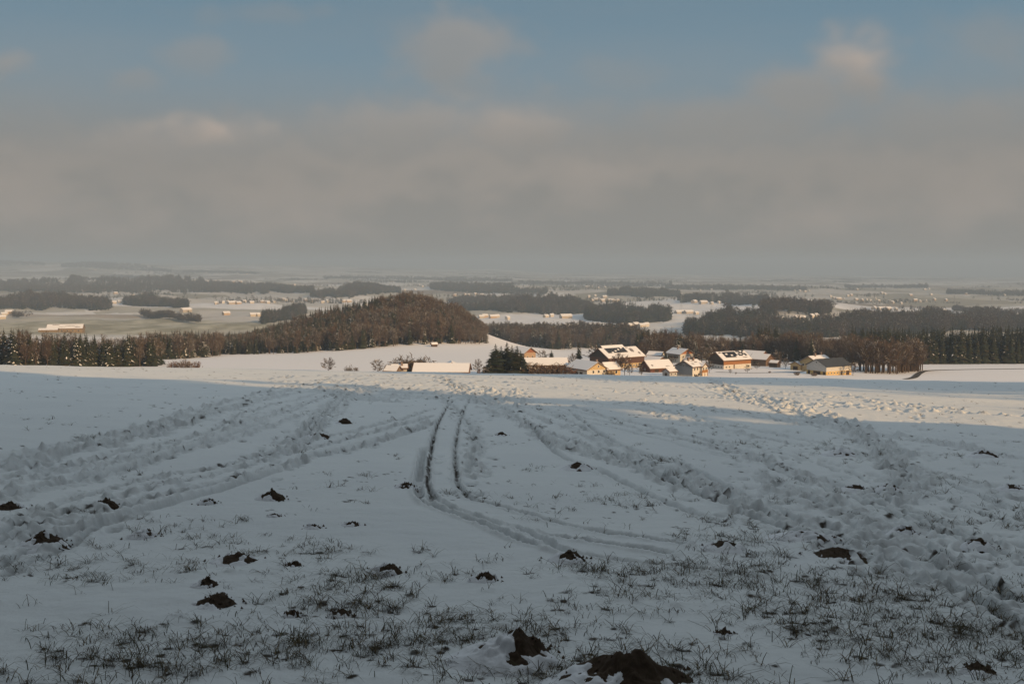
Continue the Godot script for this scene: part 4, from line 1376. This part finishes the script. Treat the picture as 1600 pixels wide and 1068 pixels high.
	house("barn", "wooden barn on a white base with ragged rows of solar panels on its snowy roof", "barn", ahead(1142, 514), 30, {"l": 18.5, "w": 11.5, "hw": 4.9, "hr": 3.6, "over": 0.8, "wall": Color(0.36, 0.17, 0.075), "lower": [2.5, white], "gable": wood_c,
		"windows": row("left", -4.2, 4.2, 5, 0.9, 0.7, 0.8) + [["front", -7.6, 1.0, 0.8, 0.8], ["front", -5.4, 1.0, 0.8, 0.8], ["front", 7.4, 1.0, 0.8, 0.8]], "doors": [["front", -2.3, 0.0, 0.5, 2.4]], "melt": [[1, -7.9, 0.86, 1.1, 0.1], [1, 6.0, 0.15, 2.4, 0.05], [1, 0.0, 0.965, 7.0, 0.02]], "panels": [[1, -6.5, 2.2, 0.2, 0.88, 6, 4, 7], [1, 3.0, 8.5, 0.32, 0.95, 4, 4, 3]]})
	var ft := get_child(get_child_count() - 1)
	extra(ft, "gable_boards", Vector3(-9.37, 2.5, -5.74), Vector3(-9.27, 4.9, 5.74), M.dark)
	house("barn", "grey wooden barn with a frosted roof right of the solar barn", "barn", ahead(1192, 545), -42, {"l": 10.0, "w": 9.3, "hw": 3.9, "hr": 2.5, "wall": Color(0.17, 0.12, 0.09), "gable": Color(0.17, 0.11, 0.08), "doors": [["front", -1.0, -0.2, 3.0, 2.8], ["right", 1.5, -0.2, 2.4, 2.6]]})
	house("farmhouse", "house with orange-trimmed gable peering over the grey wooden barn", "house", ahead(1181, 572), -42, {"l": 12.0, "w": 9.5, "hw": 5.0, "hr": 2.6, "over": 0.9, "wall": Color(0.4, 0.25, 0.15), "gable": Color(0.36, 0.15, 0.07), "windows": [["right", -1.8, 3.0, 0.9, 1.1], ["right", 1.8, 3.0, 0.9, 1.1]]})
	house("shed", "little dark wooden shed alone between the two groups of farm buildings", "shed", ahead(1213, 525), -40, {"l": 4.5, "w": 4.2, "hw": 2.3, "hr": 1.1, "over": 0.5, "wall": wood_c, "doors": [["right", 0.0, -0.2, 1.4, 2.0]]})
	house("farmhouse", "yellow farmhouse with snowy roof behind the long yellow-based barn", "house", ahead(1278, 497), 38, {"l": 13.0, "w": 10.0, "hw": 4.7, "hr": 2.6, "wall": yellow, "windows": row("left", -3.0, 3.0, 3, 2.6, 0.9, 1.1), "chimneys": [[-2.0, 0.5], [4.0, -0.3]]})
	house("garage", "low yellow garage at the left end of the yellow farm", "garage", ahead(1252, 500), 38, {"l": 7.0, "w": 6.0, "hw": 2.9, "hr": 1.3, "wall": yellow, "doors": [["left", 0.0, -0.2, 2.6, 2.2]]})
	house("barn", "long barn with a bare dark roof, white boards and a yellow base", "barn", ahead(1298, 466), 30, {"l": 16.5, "w": 12.0, "hw": 4.5, "hr": 2.9, "over": 0.6, "roof": "dark", "wall": Color(0.62, 0.6, 0.57), "lower": [2.1, Color(0.66, 0.45, 0.17)],
		"windows": row("front", -6.8, 0.8, 5, 1.0, 0.7, 0.6) + [["front", 2.6, 1.0, 0.7, 0.6], ["front", 4.0, 1.0, 0.7, 0.6], ["front", 7.6, 1.0, 0.7, 0.6], ["left", 0.0, 5.7, 0.9, 0.6]], "doors": [["front", 1.7, 0.0, 0.9, 1.9], ["front", 5.8, 0.0, 2.0, 1.9], ["left", -4.4, -0.1, 1.2, 2.0], ["left", 0.4, -0.1, 4.2, 2.0], ["left", 4.8, -0.1, 1.2, 2.0]]})
	# left of the spruces, half sunk behind the brow of the meadow
	house("barn", "long low barn of which only the white roof shows over the brow of the meadow", "barn", ahead(690, 402), -3, {"l": 22.0, "w": 11.0, "hw": 2.1, "hr": 2.8, "wall": Color(0.25, 0.17, 0.12)})
	house("shed", "red-gabled shed rising behind the long low white roof", "shed", ahead(705, 424), -84, {"l": 8.0, "w": 6.2, "hw": 4.1, "hr": 1.5, "over": 0.25, "wall": Color(0.3, 0.05, 0.035), "windows": [["right", 0.6, 4.3, 0.9, 0.6]]})
	house("shed", "small shed with a white roof beside the bare bushes on the brow", "shed", ahead(613, 396), -20, {"l": 5.0, "w": 5.0, "hw": 1.9, "hr": 1.7, "wall": Color(0.2, 0.16, 0.13)})
	house("outbuilding", "pale outbuilding with a dark chimney tucked in front of the bare bushes", "shed", ahead(623, 403), 8, {"l": 6.0, "w": 5.0, "hw": 3.0, "hr": 1.1, "wall": Color(0.5, 0.47, 0.43), "chimneys": [[1.0, 1.2]]})
	house("hut", "small dark log hut at the foot of the wooded hill", "hut", ahead(678, 735), 20, {"l": 4.0, "w": 3.2, "hw": 1.8, "hr": 1.1, "wall": wood_c, "doors": [["front", 0.0, 0.0, 0.9, 1.5]]})
	house("barn", "very long rust-flecked snowy-roofed barn beyond the wood at far left", "barn", ahead(101, 1370), 12, {"l": 46.0, "w": 17.0, "hw": 5.5, "hr": 5.2, "wall": Color(0.3, 0.22, 0.13), "melt": [[1, -12.0, 0.8, 7.0, 0.08], [1, 8.0, 0.6, 9.0, 0.07], [1, 16.0, 0.3, 4.0, 0.1], [1, -4.0, 0.3, 5.0, 0.05]], "windows": row("front", -18.0, 18.0, 6, 1.5, 2.2, 1.8)})
	house("shed", "low shed with a white roof at the left end of the very long barn", "shed", ahead(74, 1345), 12, {"l": 24.0, "w": 9.0, "hw": 3.0, "hr": 2.2, "wall": Color(0.3, 0.22, 0.13)})

func outlying_farms() -> void:
	hamlet([[6, 493, 0], [14, 490, 1], [3, 498, 0]], "white farmhouse among bare trees at the left edge", "farmhouses at the left edge of the valley")
	hamlet([[353, 492, 1]], "lone yellow house on the snowy field left of the wooded hill", "")
	hamlet([[290, 487, 2]], "white hall behind the bare grove on the valley field", "")
	hamlet([[395, 494, 0], [404, 494, 0]], "small house left of the blue spruce copse beside the wooded hill", "houses by the spruce copse")
	hamlet([[178, 474, 0], [187, 473, 3]], "white farmhouse in the gap between two dark woods at left", "farmhouses in the gap between the woods")
	hamlet([[338, 475], [348, 474], [355, 473], [362, 475], [372, 475], [381, 472], [393, 474], [410, 473], [418, 474], [428, 473], [442, 469], [446, 470], [456, 472], [478, 470], [484, 471], [490, 471], [504, 473], [512, 472], [536, 472], [545, 472]], "pale house strung along the valley road left of the wooded hill", "houses along the valley road")
	hamlet([[255, 437, 2], [266, 437, 2], [274, 437, 2], [280, 440], [287, 442], [292, 441], [299, 443], [306, 442], [317, 442], [324, 441], [335, 441], [365, 441], [375, 441]], "pale house of the long village far off at left", "houses of the far left village")
	hamlet([[48, 417], [60, 416], [72, 417], [82, 416], [140, 421], [148, 422], [215, 435], [222, 434], [313, 427], [322, 426], [371, 427], [378, 426], [385, 428]], "tiny pale house on the hazy far hills at left", "houses on the far left hills")
	hamlet([[130, 455, 2], [180, 459, 1], [206, 463, 0]], "pale farm between the dark woods at far left", "farms between the left woods")
	hamlet([[440, 448, 1], [447, 455, 0], [460, 446, 3]], "orange-tinted farmhouse above the wooded hill's left end", "farmhouses above the left end of the hill")
	hamlet([[650, 447], [655, 446], [660, 448], [632, 454], [648, 453], [612, 441], [685, 443], [712, 443]], "tiny farmhouse behind the top of the wooded hill", "farmhouses behind the hill top")
	hamlet([[710, 462, 1], [726, 461, 0], [732, 462, 3], [743, 460, 0], [752, 463, 2], [760, 469, 1], [766, 468, 0], [772, 469, 0], [777, 467, 3]], "pale house in the row right of the wooded hill's top", "houses in the row right of the hill")
	hamlet([[752, 497, 0], [757, 496, 1], [770, 497, 1], [776, 496, 0], [793, 499, 3]], "red-brown house in the hollow right of the wooded hill", "houses in the hollow")
	hamlet([[853, 496, 0], [862, 495, 3]], "white house on the snowy slope beyond the village", "pair of white houses on the slope")
	hamlet([[884, 497, 2]], "grey barn beside the two white houses on the slope beyond the village", "")
	hamlet([[888, 513, 1], [902, 512, 0], [896, 514, 0]], "snow-roofed farm building below the slope with the white houses", "farm buildings below the slope")
	hamlet([[971, 511, 0], [985, 511, 0], [993, 510, 1], [1003, 511, 0], [1010, 510, 3]], "bluish-roofed house at the foot of the dark wood behind the village", "houses at the foot of the dark wood")
	hamlet([[925, 470], [932, 469], [940, 471], [946, 469], [952, 470], [958, 471], [965, 470], [920, 464], [930, 463], [944, 465]], "pale house of the hamlet on the rise above the village", "houses of the hamlet on the rise")
	hamlet([[918, 449], [925, 448], [935, 450], [945, 449], [1080, 452], [1094, 454], [1112, 453]], "tiny house on the far fields above the hamlet", "houses on the far fields")
	hamlet([[1062, 490, 2], [1076, 490, 2], [1088, 491, 0]], "long flat white hall between the dark woods", "white halls between the woods")
	hamlet([[1085, 473, 2], [1099, 474, 2], [1112, 475, 0], [1124, 474, 3]], "pale farm building in front of the long dark wood on the right", "farm buildings before the long wood")
	hamlet([[1217, 503, 0], [1222, 502, 3], [1247, 500, 1], [1255, 500, 0], [1268, 497, 3], [1275, 496, 0]], "white house half hidden in the wood at right of centre", "white houses in the wood")
	hamlet([[1340, 453, 1]], "bright lone house on the hazy plain at right", "")
	hamlet([[1242, 455], [1250, 455], [1258, 456], [1264, 455], [1298, 464], [1303, 467], [1310, 468], [1318, 468], [1325, 463], [1330, 462], [1338, 469], [1347, 470], [1354, 469], [1360, 471], [1368, 468], [1373, 471], [1378, 459], [1383, 460], [1390, 472], [1394, 474], [1402, 472], [1408, 475], [1416, 473], [1423, 462], [1430, 470], [1438, 472], [1447, 471], [1455, 461], [1460, 469], [1478, 470]], "small pale house of the village on the plain at right", "houses of the village on the plain")
	hamlet([[1366, 483, 2], [1378, 484, 2], [1388, 484, 2], [1400, 484, 0], [1470, 487, 1], [1476, 487, 0], [1525, 489, 0], [1530, 488, 3]], "farm building on the bright field at right", "farm buildings on the bright field")
	hamlet([[1445, 453], [1452, 452], [1510, 460], [1570, 462], [1580, 455], [1490, 456]], "tiny farmhouse near the right edge in the haze", "farmhouses in the haze at right")

# ---------------------------------------------------------------- trees one can tell apart
func top_at(u: float, d: float, v_top: float) -> float:
	var p := ahead(u, d)
	return -d * slope_of(v_top) - p.y
func village_trees() -> void:
	var sp := [[774, 428, 536, 2.5, "big dark spruce at the left of the clump beside the village"], [792, 434, 533, 2.6, "tallest broad dark conifer in the middle of the clump beside the village"], [808, 426, 539, 2.7, "bushy dark conifer at the right of the clump beside the village"], [818, 424, 556, 2.2, "low rounded conifer at the right foot of the clump"], [765, 424, 560, 1.7, "short spruce at the left foot of the clump"],
		[783, 437, 539, 2.4, "dark spruce filling the gap between the left and tallest conifers of the clump"], [800, 440, 538, 2.4, "dark spruce filling the gap right of the tallest conifer of the clump"], [770, 433, 549, 2.2, "shorter dark spruce behind the left foot of the clump"], [813, 436, 546, 2.4, "dark spruce behind the bushy right-hand conifer of the clump"],
		[905, 535, 533, 1.3, "dense lone spruce left of the largest barn"], [862, 548, 546, 2.0, "small dense round spruce behind the ochre farm building"], [853, 546, 551, 1.6, "smaller conifer beside the dense round spruce"], [1041, 582, 546, 1.3, "slim dark spruce between the outbuilding and the cream house"], [1090, 585, 537, 1.2, "slim dark spruce right of the cream house"], [1046, 586, 551, 1.3, "short spruce left of the cream house"]]
	for e in sp:
		tree(spruces[rng.randi() % 6 if e[0] > 830 else [0, 5, 3, 0, 1, 0, 3, 5, 0][sp.find(e)]], "spruce_tree", e[4], "tree", ahead(e[0], e[1]), top_at(e[0], e[1], e[2]), "", e[3])
	var br := [[966, 440, 553, 0.9, "thin bare tree before the yellow base of the largest barn"], [977, 436, 556, 0.9, "bare tree with drooping twigs right of the thin one before the largest barn"], [985, 437, 566, 0.8, "small bare tree before the low brown shed"], [1003, 440, 577, 0.9, "tiny bare fruit tree alone on the snow"], [848, 548, 548, 1.2, "bare tree behind the snowy roof of the ochre building"], [896, 520, 553, 1.1, "bare bushy tree between the lone spruce and the white house"], [746, 412, 562, 0.8, "small bare tree just left of the dark conifer clump"], [757, 415, 572, 1.0, "low bare tree touching the left of the conifer clump"],
		[1336, 458, 566, 1.0, "bare tree at the right end of the dark-roofed barn"], [1170, 470, 570, 1.0, "dark bare shrubby tree in front of the solar barn"], [1143, 462, 576, 0.9, "thin bare sapling below the solar barn"], [1098, 583, 543, 1.3, "reddish bare tree right of the slim spruce"], [511, 385, 560, 1.2, "round bare fruit tree alone on the brow left of the bushes"], [589, 388, 561, 1.1, "pale bare fruit tree left of the bare bushes on the brow"], [1105, 590, 540, 1.2, "bare tree behind the slate-gabled house"], [1128, 600, 533, 1.2, "tall bare tree behind the solar barn"]]
	for e in br:
		tree(small_broads[rng.randi() % 4], "bare_tree", e[4], "tree", ahead(e[0], e[1]), top_at(e[0], e[1], e[2]), "", e[3] * 1.15)
	var more := [[1000, 478, 566, 1.2, "bare tree left of the low brown shed"], [1110, 470, 562, 1.2, "bare tree between the slate-gabled house and the solar barn"], [1185, 500, 566, 1.3, "bare tree before the grey wooden barn"], [1230, 505, 560, 1.3, "bare tree between the little dark shed and the yellow garage"], [930, 560, 541, 1.3, "bare tree behind the white house left of the largest barn"], [884, 480, 560, 1.3, "bare tree at the right end of the ochre farm building"], [838, 478, 562, 1.2, "bare tree over the left end of the ochre farm building"], [1050, 545, 556, 1.2, "bare tree between the low brown shed and the cream house"], [1217, 560, 548, 1.3, "bare tree behind the little dark wooden shed"], [780, 470, 552, 1.3, "bare tree showing above the left of the conifer clump"], [1152, 452, 581, 1.0, "lowest bare sapling in front of the solar barn"], [1325, 500, 556, 1.3, "bare tree behind the right end of the dark-roofed barn"]]
	for e in more: tree(small_broads[rng.randi() % 4], "bare_tree", e[4], "tree", ahead(e[0], e[1]), top_at(e[0], e[1], e[2]), "", e[3])
	var tints := [Color(0.13, 0.1, 0.075), Color(0.16, 0.11, 0.075), Color(0.15, 0.08, 0.055)]
	var kinds := []
	for k in 3: kinds.push_back(bush_twigs(4.0, 3.2, 60, tints[k] * 0.75, 0.075))
	var bushes := [[630, 410, 556, 0, 1.2, "bare bush with arching twigs, left of three behind the pale outbuilding"], [643, 412, 553, 0, 1.1, "tallest bare bush in the middle of three behind the pale outbuilding"], [657, 412, 556, 0, 1.2, "rounded bare bush, right of three behind the pale outbuilding"], [548, 386, 570, 0, 1.1, "small bare bush alone on the brow between two fruit trees"], [268, 432, 563, 2, 0.95, "dark reddish bush, left of three on the brow at left"], [285, 430, 560, 1, 1.0, "dark bush, middle of three on the brow at left"], [303, 428, 563, 2, 0.9, "dark snow-dusted bush, right of three on the brow at left"],
		[829, 426, 565, 1, 1.5, "brown hedge bush next to the conifer clump"], [842, 425, 566, 1, 1.5, "second brown hedge bush from the conifer clump"], [855, 426, 570, 2, 1.4, "third brown hedge bush from the conifer clump"], [868, 424, 566, 1, 1.5, "fourth brown hedge bush from the conifer clump"], [880, 425, 568, 2, 1.5, "fifth brown hedge bush, next to the white house"], [954, 430, 577, 0, 1.0, "pale shrub below the yellow wall of the white house"], [1205, 470, 579, 2, 0.9, "little red-brown bush on the snow left of the lane"], [1248, 452, 580, 1, 1.3, "brown bush before the left end of the yellow farm"], [1275, 448, 581, 1, 1.4, "brown bush before the gable of the dark-roofed barn"], [1090, 432, 584, 1, 1.0, "low bush below the orange balcony"], [748, 408, 575, 2, 0.4, "short dark stump-like bush left of the conifer clump"]]
	for e in bushes:
		var t := thing("bush", e[5], "bush", ahead(e[0], e[1]), rng.randf() * TAU)
		var s := top_at(e[0], e[1], e[2]) / 4.0
		t.scale = Vector3(s * e[4], s, s * e[4])
		obj("twigs", kinds[e[3]], t)

func woods() -> void:
	# the wooded hill
	wood([[325, 0, 712.0], [400, 0, 700.0], [470, 0, 700.0], [560, 0, 722.0], [640, 0, 745.0], [700, 0, 760.0], [758, 0, 790.0]], 240.0, 4.7, -9.0, 16.5, 150, "at the front of the wooded hill", "at the front of the wooded hill", "brown and dark green mixed wood covering the round hill", "trees at the front of the wooded hill")
	# the wood along the left edge of the meadow
	wood([[-90, 0, 470.0], [40, 0, 475.0], [150, 0, 480.0], [242, 0, 500.0]], 70.0, 4.6, 0.66, 16.5, 80, "in the wood along the meadow's left edge", "in the wood along the meadow's left edge", "mixed wood behind the far edge of the meadow at left", "trees along the left edge of the meadow")
	wood([[236, 0, 612.0], [290, 0, 640.0], [345, 0, 680.0]], 120.0, 5.2, 0.55, 15.0, 30, "between the left wood and the hill", "between the left wood and the hill", "mixed wood joining the left wood to the wooded hill", "trees between the left wood and the hill")
	# the grove and the spruce wood on the right
	wood([[1338, 0, 492.0], [1370, 0, 478.0], [1400, 0, 478.0], [1440, 0, 520.0]], 46.0, 4.6, -0.6, 16.5, 40, "of the rounded grove at right", "of the rounded grove at right", "rounded brown grove right of the yellow farm", "trees of the rounded grove")
	wood([[1330, 0, 660.0], [1420, 0, 640.0], [1520, 0, 640.0], [1720, 0, 655.0]], 150.0, 5.0, 1.6, 22.0, 60, "fronting the black wood at right", "in the black wood at the right edge", "dense black spruce wood at the right edge", "front spruces of the black wood")
	wood([[1005, 0, 640.0], [1100, 0, 655.0], [1220, 0, 640.0], [1345, 0, 575.0]], 95.0, 5.6, 0.16, 17.0, 60, "in the brown wood behind the village", "in the wood behind the village", "brown wood behind the village", "trees behind the village")
	wood([[998, 0, 690.0], [1050, 0, 690.0]], 60.0, 5.0, 1.5, 21.0, 8, "on the village wood's left corner", "on the village wood's left corner", "dark spruces on the left corner of the wood behind the village", "spruces on the corner of the village wood")
	wood([[1180, 0, 690.0], [1215, 0, 690.0]], 40.0, 5.0, 1.5, 23.0, 6, "above the wood behind the solar barn", "above the wood behind the solar barn", "tall spruces above the wood behind the solar barn", "tall spruces behind the solar barn")
	# the valley
	var far := [
		[[[760, 0, 1120.0], [880, 0, 1080.0], [1010, 0, 1150.0]], 420.0, 7.0, 0.35, 19.0, "bluish mixed wood in the hollow right behind the village"],
		[[[1072, 523], [1200, 531], [1300, 531]], 520.0, 7.0, 0.8, 21.0, "dark blue wood beyond the village at right of centre"],
		[[[1290, 526], [1450, 523], [1680, 523]], 520.0, 7.0, 0.5, 20.0, "long blue-grey wood beyond the black spruce wood"],
		[[[915, 499], [985, 506], [1047, 500]], 400.0, 7.5, 0.9, 21.0, "dark wood ending in a point beside the valley track"],
		[[[795, 486], [870, 491], [925, 488]], 520.0, 9.0, 0.7, 21.0, "dark valley wood above the white houses"],
		[[[-40, 484], [80, 482], [172, 485]], 620.0, 9.0, 0.6, 21.0, "dark wood at the left edge of the valley"],
		[[[195, 476], [245, 479], [293, 481]], 450.0, 9.0, 0.8, 20.0, "dark wood right of the gap with the white farmhouses"],
		[[[222, 494], [270, 501], [312, 505]], 60.0, 7.0, -0.7, 15.0, "grey bare grove alone in the valley field"],
		[[[410, 506], [440, 501], [476, 490]], 260.0, 7.5, 0.9, 19.0, "blue spruce copse at the left foot of the wooded hill"],
		[[[715, 485], [800, 489]], 250.0, 9.0, 0.8, 20.0, "blue wood right of the top of the wooded hill"],
		[[[700, 474], [760, 476], [830, 476]], 330.0, 10.0, 0.5, 19.0, "pale blue wood behind the row of houses right of the hill"],
		[[[1060, 471], [1130, 474], [1200, 476]], 430.0, 10.0, 0.7, 20.0, "left part of the long wood beyond the bright field"],
		[[[1190, 490], [1250, 491], [1298, 491]], 520.0, 9.5, 0.3, 20.0, "right part of the long wood beyond the bright field"],
		[[[950, 462], [1010, 465], [1062, 463]], 500.0, 11.0, 0.8, 20.0, "wood on the rise right of the hamlet"],
		[[[-60, 453], [60, 455], [150, 457], [250, 455], [340, 457], [420, 458]], 1300.0, 15.0, 0.5, 21.0, "long bluish wood across the left of the valley"],
		[[[110, 438], [180, 436], [225, 434]], 700.0, 20.0, 0.5, 21.0, "hazy wood on the rise at left"],
		[[[485, 466], [540, 467], [625, 457]], 1100.0, 14.0, 0.7, 21.0, "blue wood behind the top of the wooded hill"],
		[[[400, 452], [450, 458], [490, 456]], 500.0, 13.0, 0.7, 20.0, "blue wood left of the wooded hill's top"],
		[[[672, 451], [730, 456], [800, 460], [855, 462]], 800.0, 15.0, 0.7, 20.0, "long blue wood right above the wooded hill"],
		[[[505, 436], [620, 437], [800, 440]], 900.0, 26.0, 0.5, 22.0, "faint wood along the horizon in the middle"],
		[[[95, 417], [180, 421], [268, 425]], 1500.0, 32.0, 0.5, 24.0, "hazy wooded ridge on the horizon at left"],
		[[[-60, 413], [20, 413], [70, 414]], 1300.0, 32.0, 0.5, 24.0, "hazy wooded ridge in the far left corner"],
		[[[285, 426], [330, 427], [400, 428]], 1100.0, 30.0, 0.5, 24.0, "pale wood far off above the left village"],
		[[[800, 444], [900, 445], [1050, 447]], 800.0, 24.0, 0.5, 22.0, "faint wood along the far plain behind the hamlet"],
		[[[1040, 450], [1150, 453], [1260, 455]], 800.0, 20.0, 0.6, 21.0, "faint blue wood on the far plain right of centre"],
		[[[1320, 449], [1400, 450], [1450, 450]], 600.0, 22.0, 0.6, 21.0, "faint wood on the far plain at right"],
		[[[1480, 459], [1540, 461], [1680, 462]], 500.0, 14.0, 0.6, 21.0, "blue-grey wood near the right edge of the plain"],
		[[[1290, 472], [1400, 474], [1500, 476]], 160.0, 24.0, -0.4, 10.0, "scattered trees among the houses on the plain"],
		[[[1405, 485], [1440, 487], [1475, 486]], 90.0, 14.0, -0.4, 13.0, "bare trees round the farm on the bright field at right"],
		[[[1490, 486], [1530, 489], [1680, 489]], 130.0, 12.0, -0.3, 14.0, "trees at the right end of the bright field"],
		[[[20, 496], [35, 497], [48, 496]], 40.0, 8.0, -0.7, 13.0, "bare trees beside the white farmhouses at the left edge"],
		[[[250, 442], [330, 444], [395, 443]], 300.0, 24.0, -0.3, 11.0, "scattered trees among the houses of the far left village"],
		[[[340, 476], [440, 474], [540, 474]], 130.0, 20.0, -0.2, 11.0, "scattered trees among the houses along the valley road"]]
	for f in far: wood(f[0], f[1], f[2], f[3], f[4], 0, "", "", f[5], "")
	copses()
	# the spruce wood that the viewer stands in front of: its shadow lies on the meadow
	var sunward := Vector2(0.695, 0.719)
	var at := [[], [], [], [], [], []]
	var n := 0
	while n < 640:
		var x := rng.randf_range(-95.0, 95.0)
		var z := rng.randf_range(-6.0, 80.0)
		# right-hand end of the wood
		if x > 28.5 + z * sunward.x / sunward.y + rng.randfn(0.0, 5.0): continue
		if z < 7.0 and absf(x) < 14.0 - z * 0.6: continue
		if Vector2(x, z).length() < 7.0: continue
		n += 1
		var s := rng.randf_range(1.2, 1.6) * (1.0 if x < 23.0 + z * 0.966 else rng.randf_range(0.6, 1.0)) + smoothstep(30.0, 0.0, x) * 0.2
		at[n % 6].push_back(Transform3D(Basis(Vector3.UP, rng.randf() * TAU).scaled(Vector3(s * 1.15, s, s * 1.15)), spot(x, z)))
	var row_at := [[], [], [], [], [], []]
	var stand := [[40, 4, 10], [47, 10, 13], [56, 12, 16], [64, 18, 12], [70, 13, 17], [52, 26, 9]]
	for k in 120:
		stand.push_back([rng.randf_range(46.0, 104.0), rng.randf_range(20.0, 64.0), rng.randf_range(16.0, 29.0)])
	for e in stand:
		if float(e[0]) < 0.62 * e[1] + 12.0: continue
		var s: float = e[2] / 20.0
		row_at[int(e[0]) % 6].push_back(Transform3D(Basis(Vector3.UP, rng.randf() * TAU).scaled(Vector3(s * 1.2, s, s * 1.2)), spot(float(e[0]), -float(e[1]))))
	var hedge := thing("wood", "loose row of trees along the right-hand side of the meadow outside the view", "wood")
	hedge.set_meta("kind", "stuff")
	for k in 6:
		if row_at[k].is_empty(): continue
		var pair: Array = spruces[k] if k < 4 else broads[k]
		multi("trunks", pair[0], row_at[k], hedge)
		multi("crowns", pair[1], row_at[k], hedge)
	for e in [[-12.5, 3.0], [-16.5, 1.5], [-11.5, 6.5], [-8.0, 9.0], [-20.5, -1.5], [-24.0, 2.0], [12.5, 3.0], [16.5, 2.0], [11.5, 6.5], [8.0, 9.5], [20.0, 0.0], [3.5, 9.5], [-3.5, 9.0], [-27.0, -4.0]]:
		var s := rng.randf_range(1.3, 1.6)
		at[rng.randi() % 6].push_back(Transform3D(Basis(Vector3.UP, rng.randf() * TAU).scaled(Vector3(s, s, s)), spot(e[0], e[1])))
	var root := thing("wood", "spruce wood at the upper edge of the meadow behind the viewpoint", "wood")
	root.set_meta("kind", "stuff")
	for k in 6:
		multi("trunks", spruces[k][0], at[k], root)
		multi("crowns", spruces[k][1], at[k], root)

# ---------------------------------------------------------------- pylons
func pylons() -> void:
	var b := Buf.new()
	var h := 42.0
	for sx in [-1.0, 1.0]:
		for sz in [-1.0, 1.0]:
			b.bar(Vector3(3.6 * sx, -1.0, 3.6 * sz), Vector3(0.9 * sx, 27.0, 0.9 * sz), 0.16, 0.14)
			b.bar(Vector3(0.9 * sx, 27.0, 0.9 * sz), Vector3(0.2 * sx, h, 0.2 * sz), 0.14, 0.1)
	for k in 9:
		var y0 := k * 4.4
		var y1 := y0 + 4.4
		var w0 := lerpf(3.6, 0.9, minf(y0 / 27.0, 1.0)) * (1.0 if y0 < 27.0 else lerpf(1.0, 0.25, (y0 - 27.0) / 15.0))
		var w1 := lerpf(3.6, 0.9, minf(y1 / 27.0, 1.0)) * (1.0 if y1 < 27.0 else lerpf(1.0, 0.25, (y1 - 27.0) / 15.0))
		for s in [-1.0, 1.0]:
			b.bar(Vector3(-w0, y0, w0 * s), Vector3(w1, y1, w1 * s), 0.09, 0.09)
			b.bar(Vector3(w0 * s, y0, -w0), Vector3(w1 * s, y1, w1), 0.09, 0.09)
	var mast := b.mesh(M.steel)
	var c := Buf.new()
	for y in [27.0, 32.5, 38.0]:
		var w: float = 8.5 - absf(y - 32.5) * 0.3
		c.bar(Vector3(-w, y, 0.0), Vector3(w, y, 0.0), 0.18, 0.18)
		c.bar(Vector3(-w, y, 0.0), Vector3(0.0, y + 2.2, 0.0), 0.1, 0.1); c.bar(Vector3(w, y, 0.0), Vector3(0.0, y + 2.2, 0.0), 0.1, 0.1)
	var arms := c.mesh(M.steel)
	for e in [[1065, 485, "thin lattice pylon left of the other on the bright field beyond the village"], [1113, 486, "thin lattice pylon right of the other on the bright field beyond the village"], [1367, 478, "thin lattice pylon beyond the village on the plain at right"], [1491, 484, "thin lattice pylon on the bright field near the right edge"], [1550, 482, "faint lattice pylon closest to the right edge"]]:
		var t := thing("power_pylon", e[2], "pylon", hit(e[0], e[1], 800.0), 0.6, "pylons of the power line")
		obj("mast", mast, t); obj("cross_arms", arms, t)
	var ends := [[255, 3000.0, 460.0], [420, 2850.0, 459.0], [640, 2700.0, 468.0]]
	for k in 2:
		var a: Array = ends[k]
		var e: Array = ends[k + 1]
		for off in [0.0, 5.0]:
			var w := Buf.new()
			var p := look(a[0], a[2] + off) / -look(a[0], a[2] + off).z * float(a[1])
			var q := look(e[0], e[2] + off) / -look(e[0], e[2] + off).z * float(e[1])
			for i in 10:
				var f := i / 10.0
				var g := (i + 1) / 10.0
				w.bar(p.lerp(q, f) - Vector3(0, 9.0 * f * (1.0 - f) * 2.0, 0), p.lerp(q, g) - Vector3(0, 9.0 * g * (1.0 - g) * 2.0, 0), 0.25, 0.25)
			tag(obj("power_line", w.mesh(M.steel)), "%s power cable sagging across the valley at left, %s span" % ["upper" if off == 0.0 else "lower", "left" if k == 0 else "right"], "cable", "power cables")
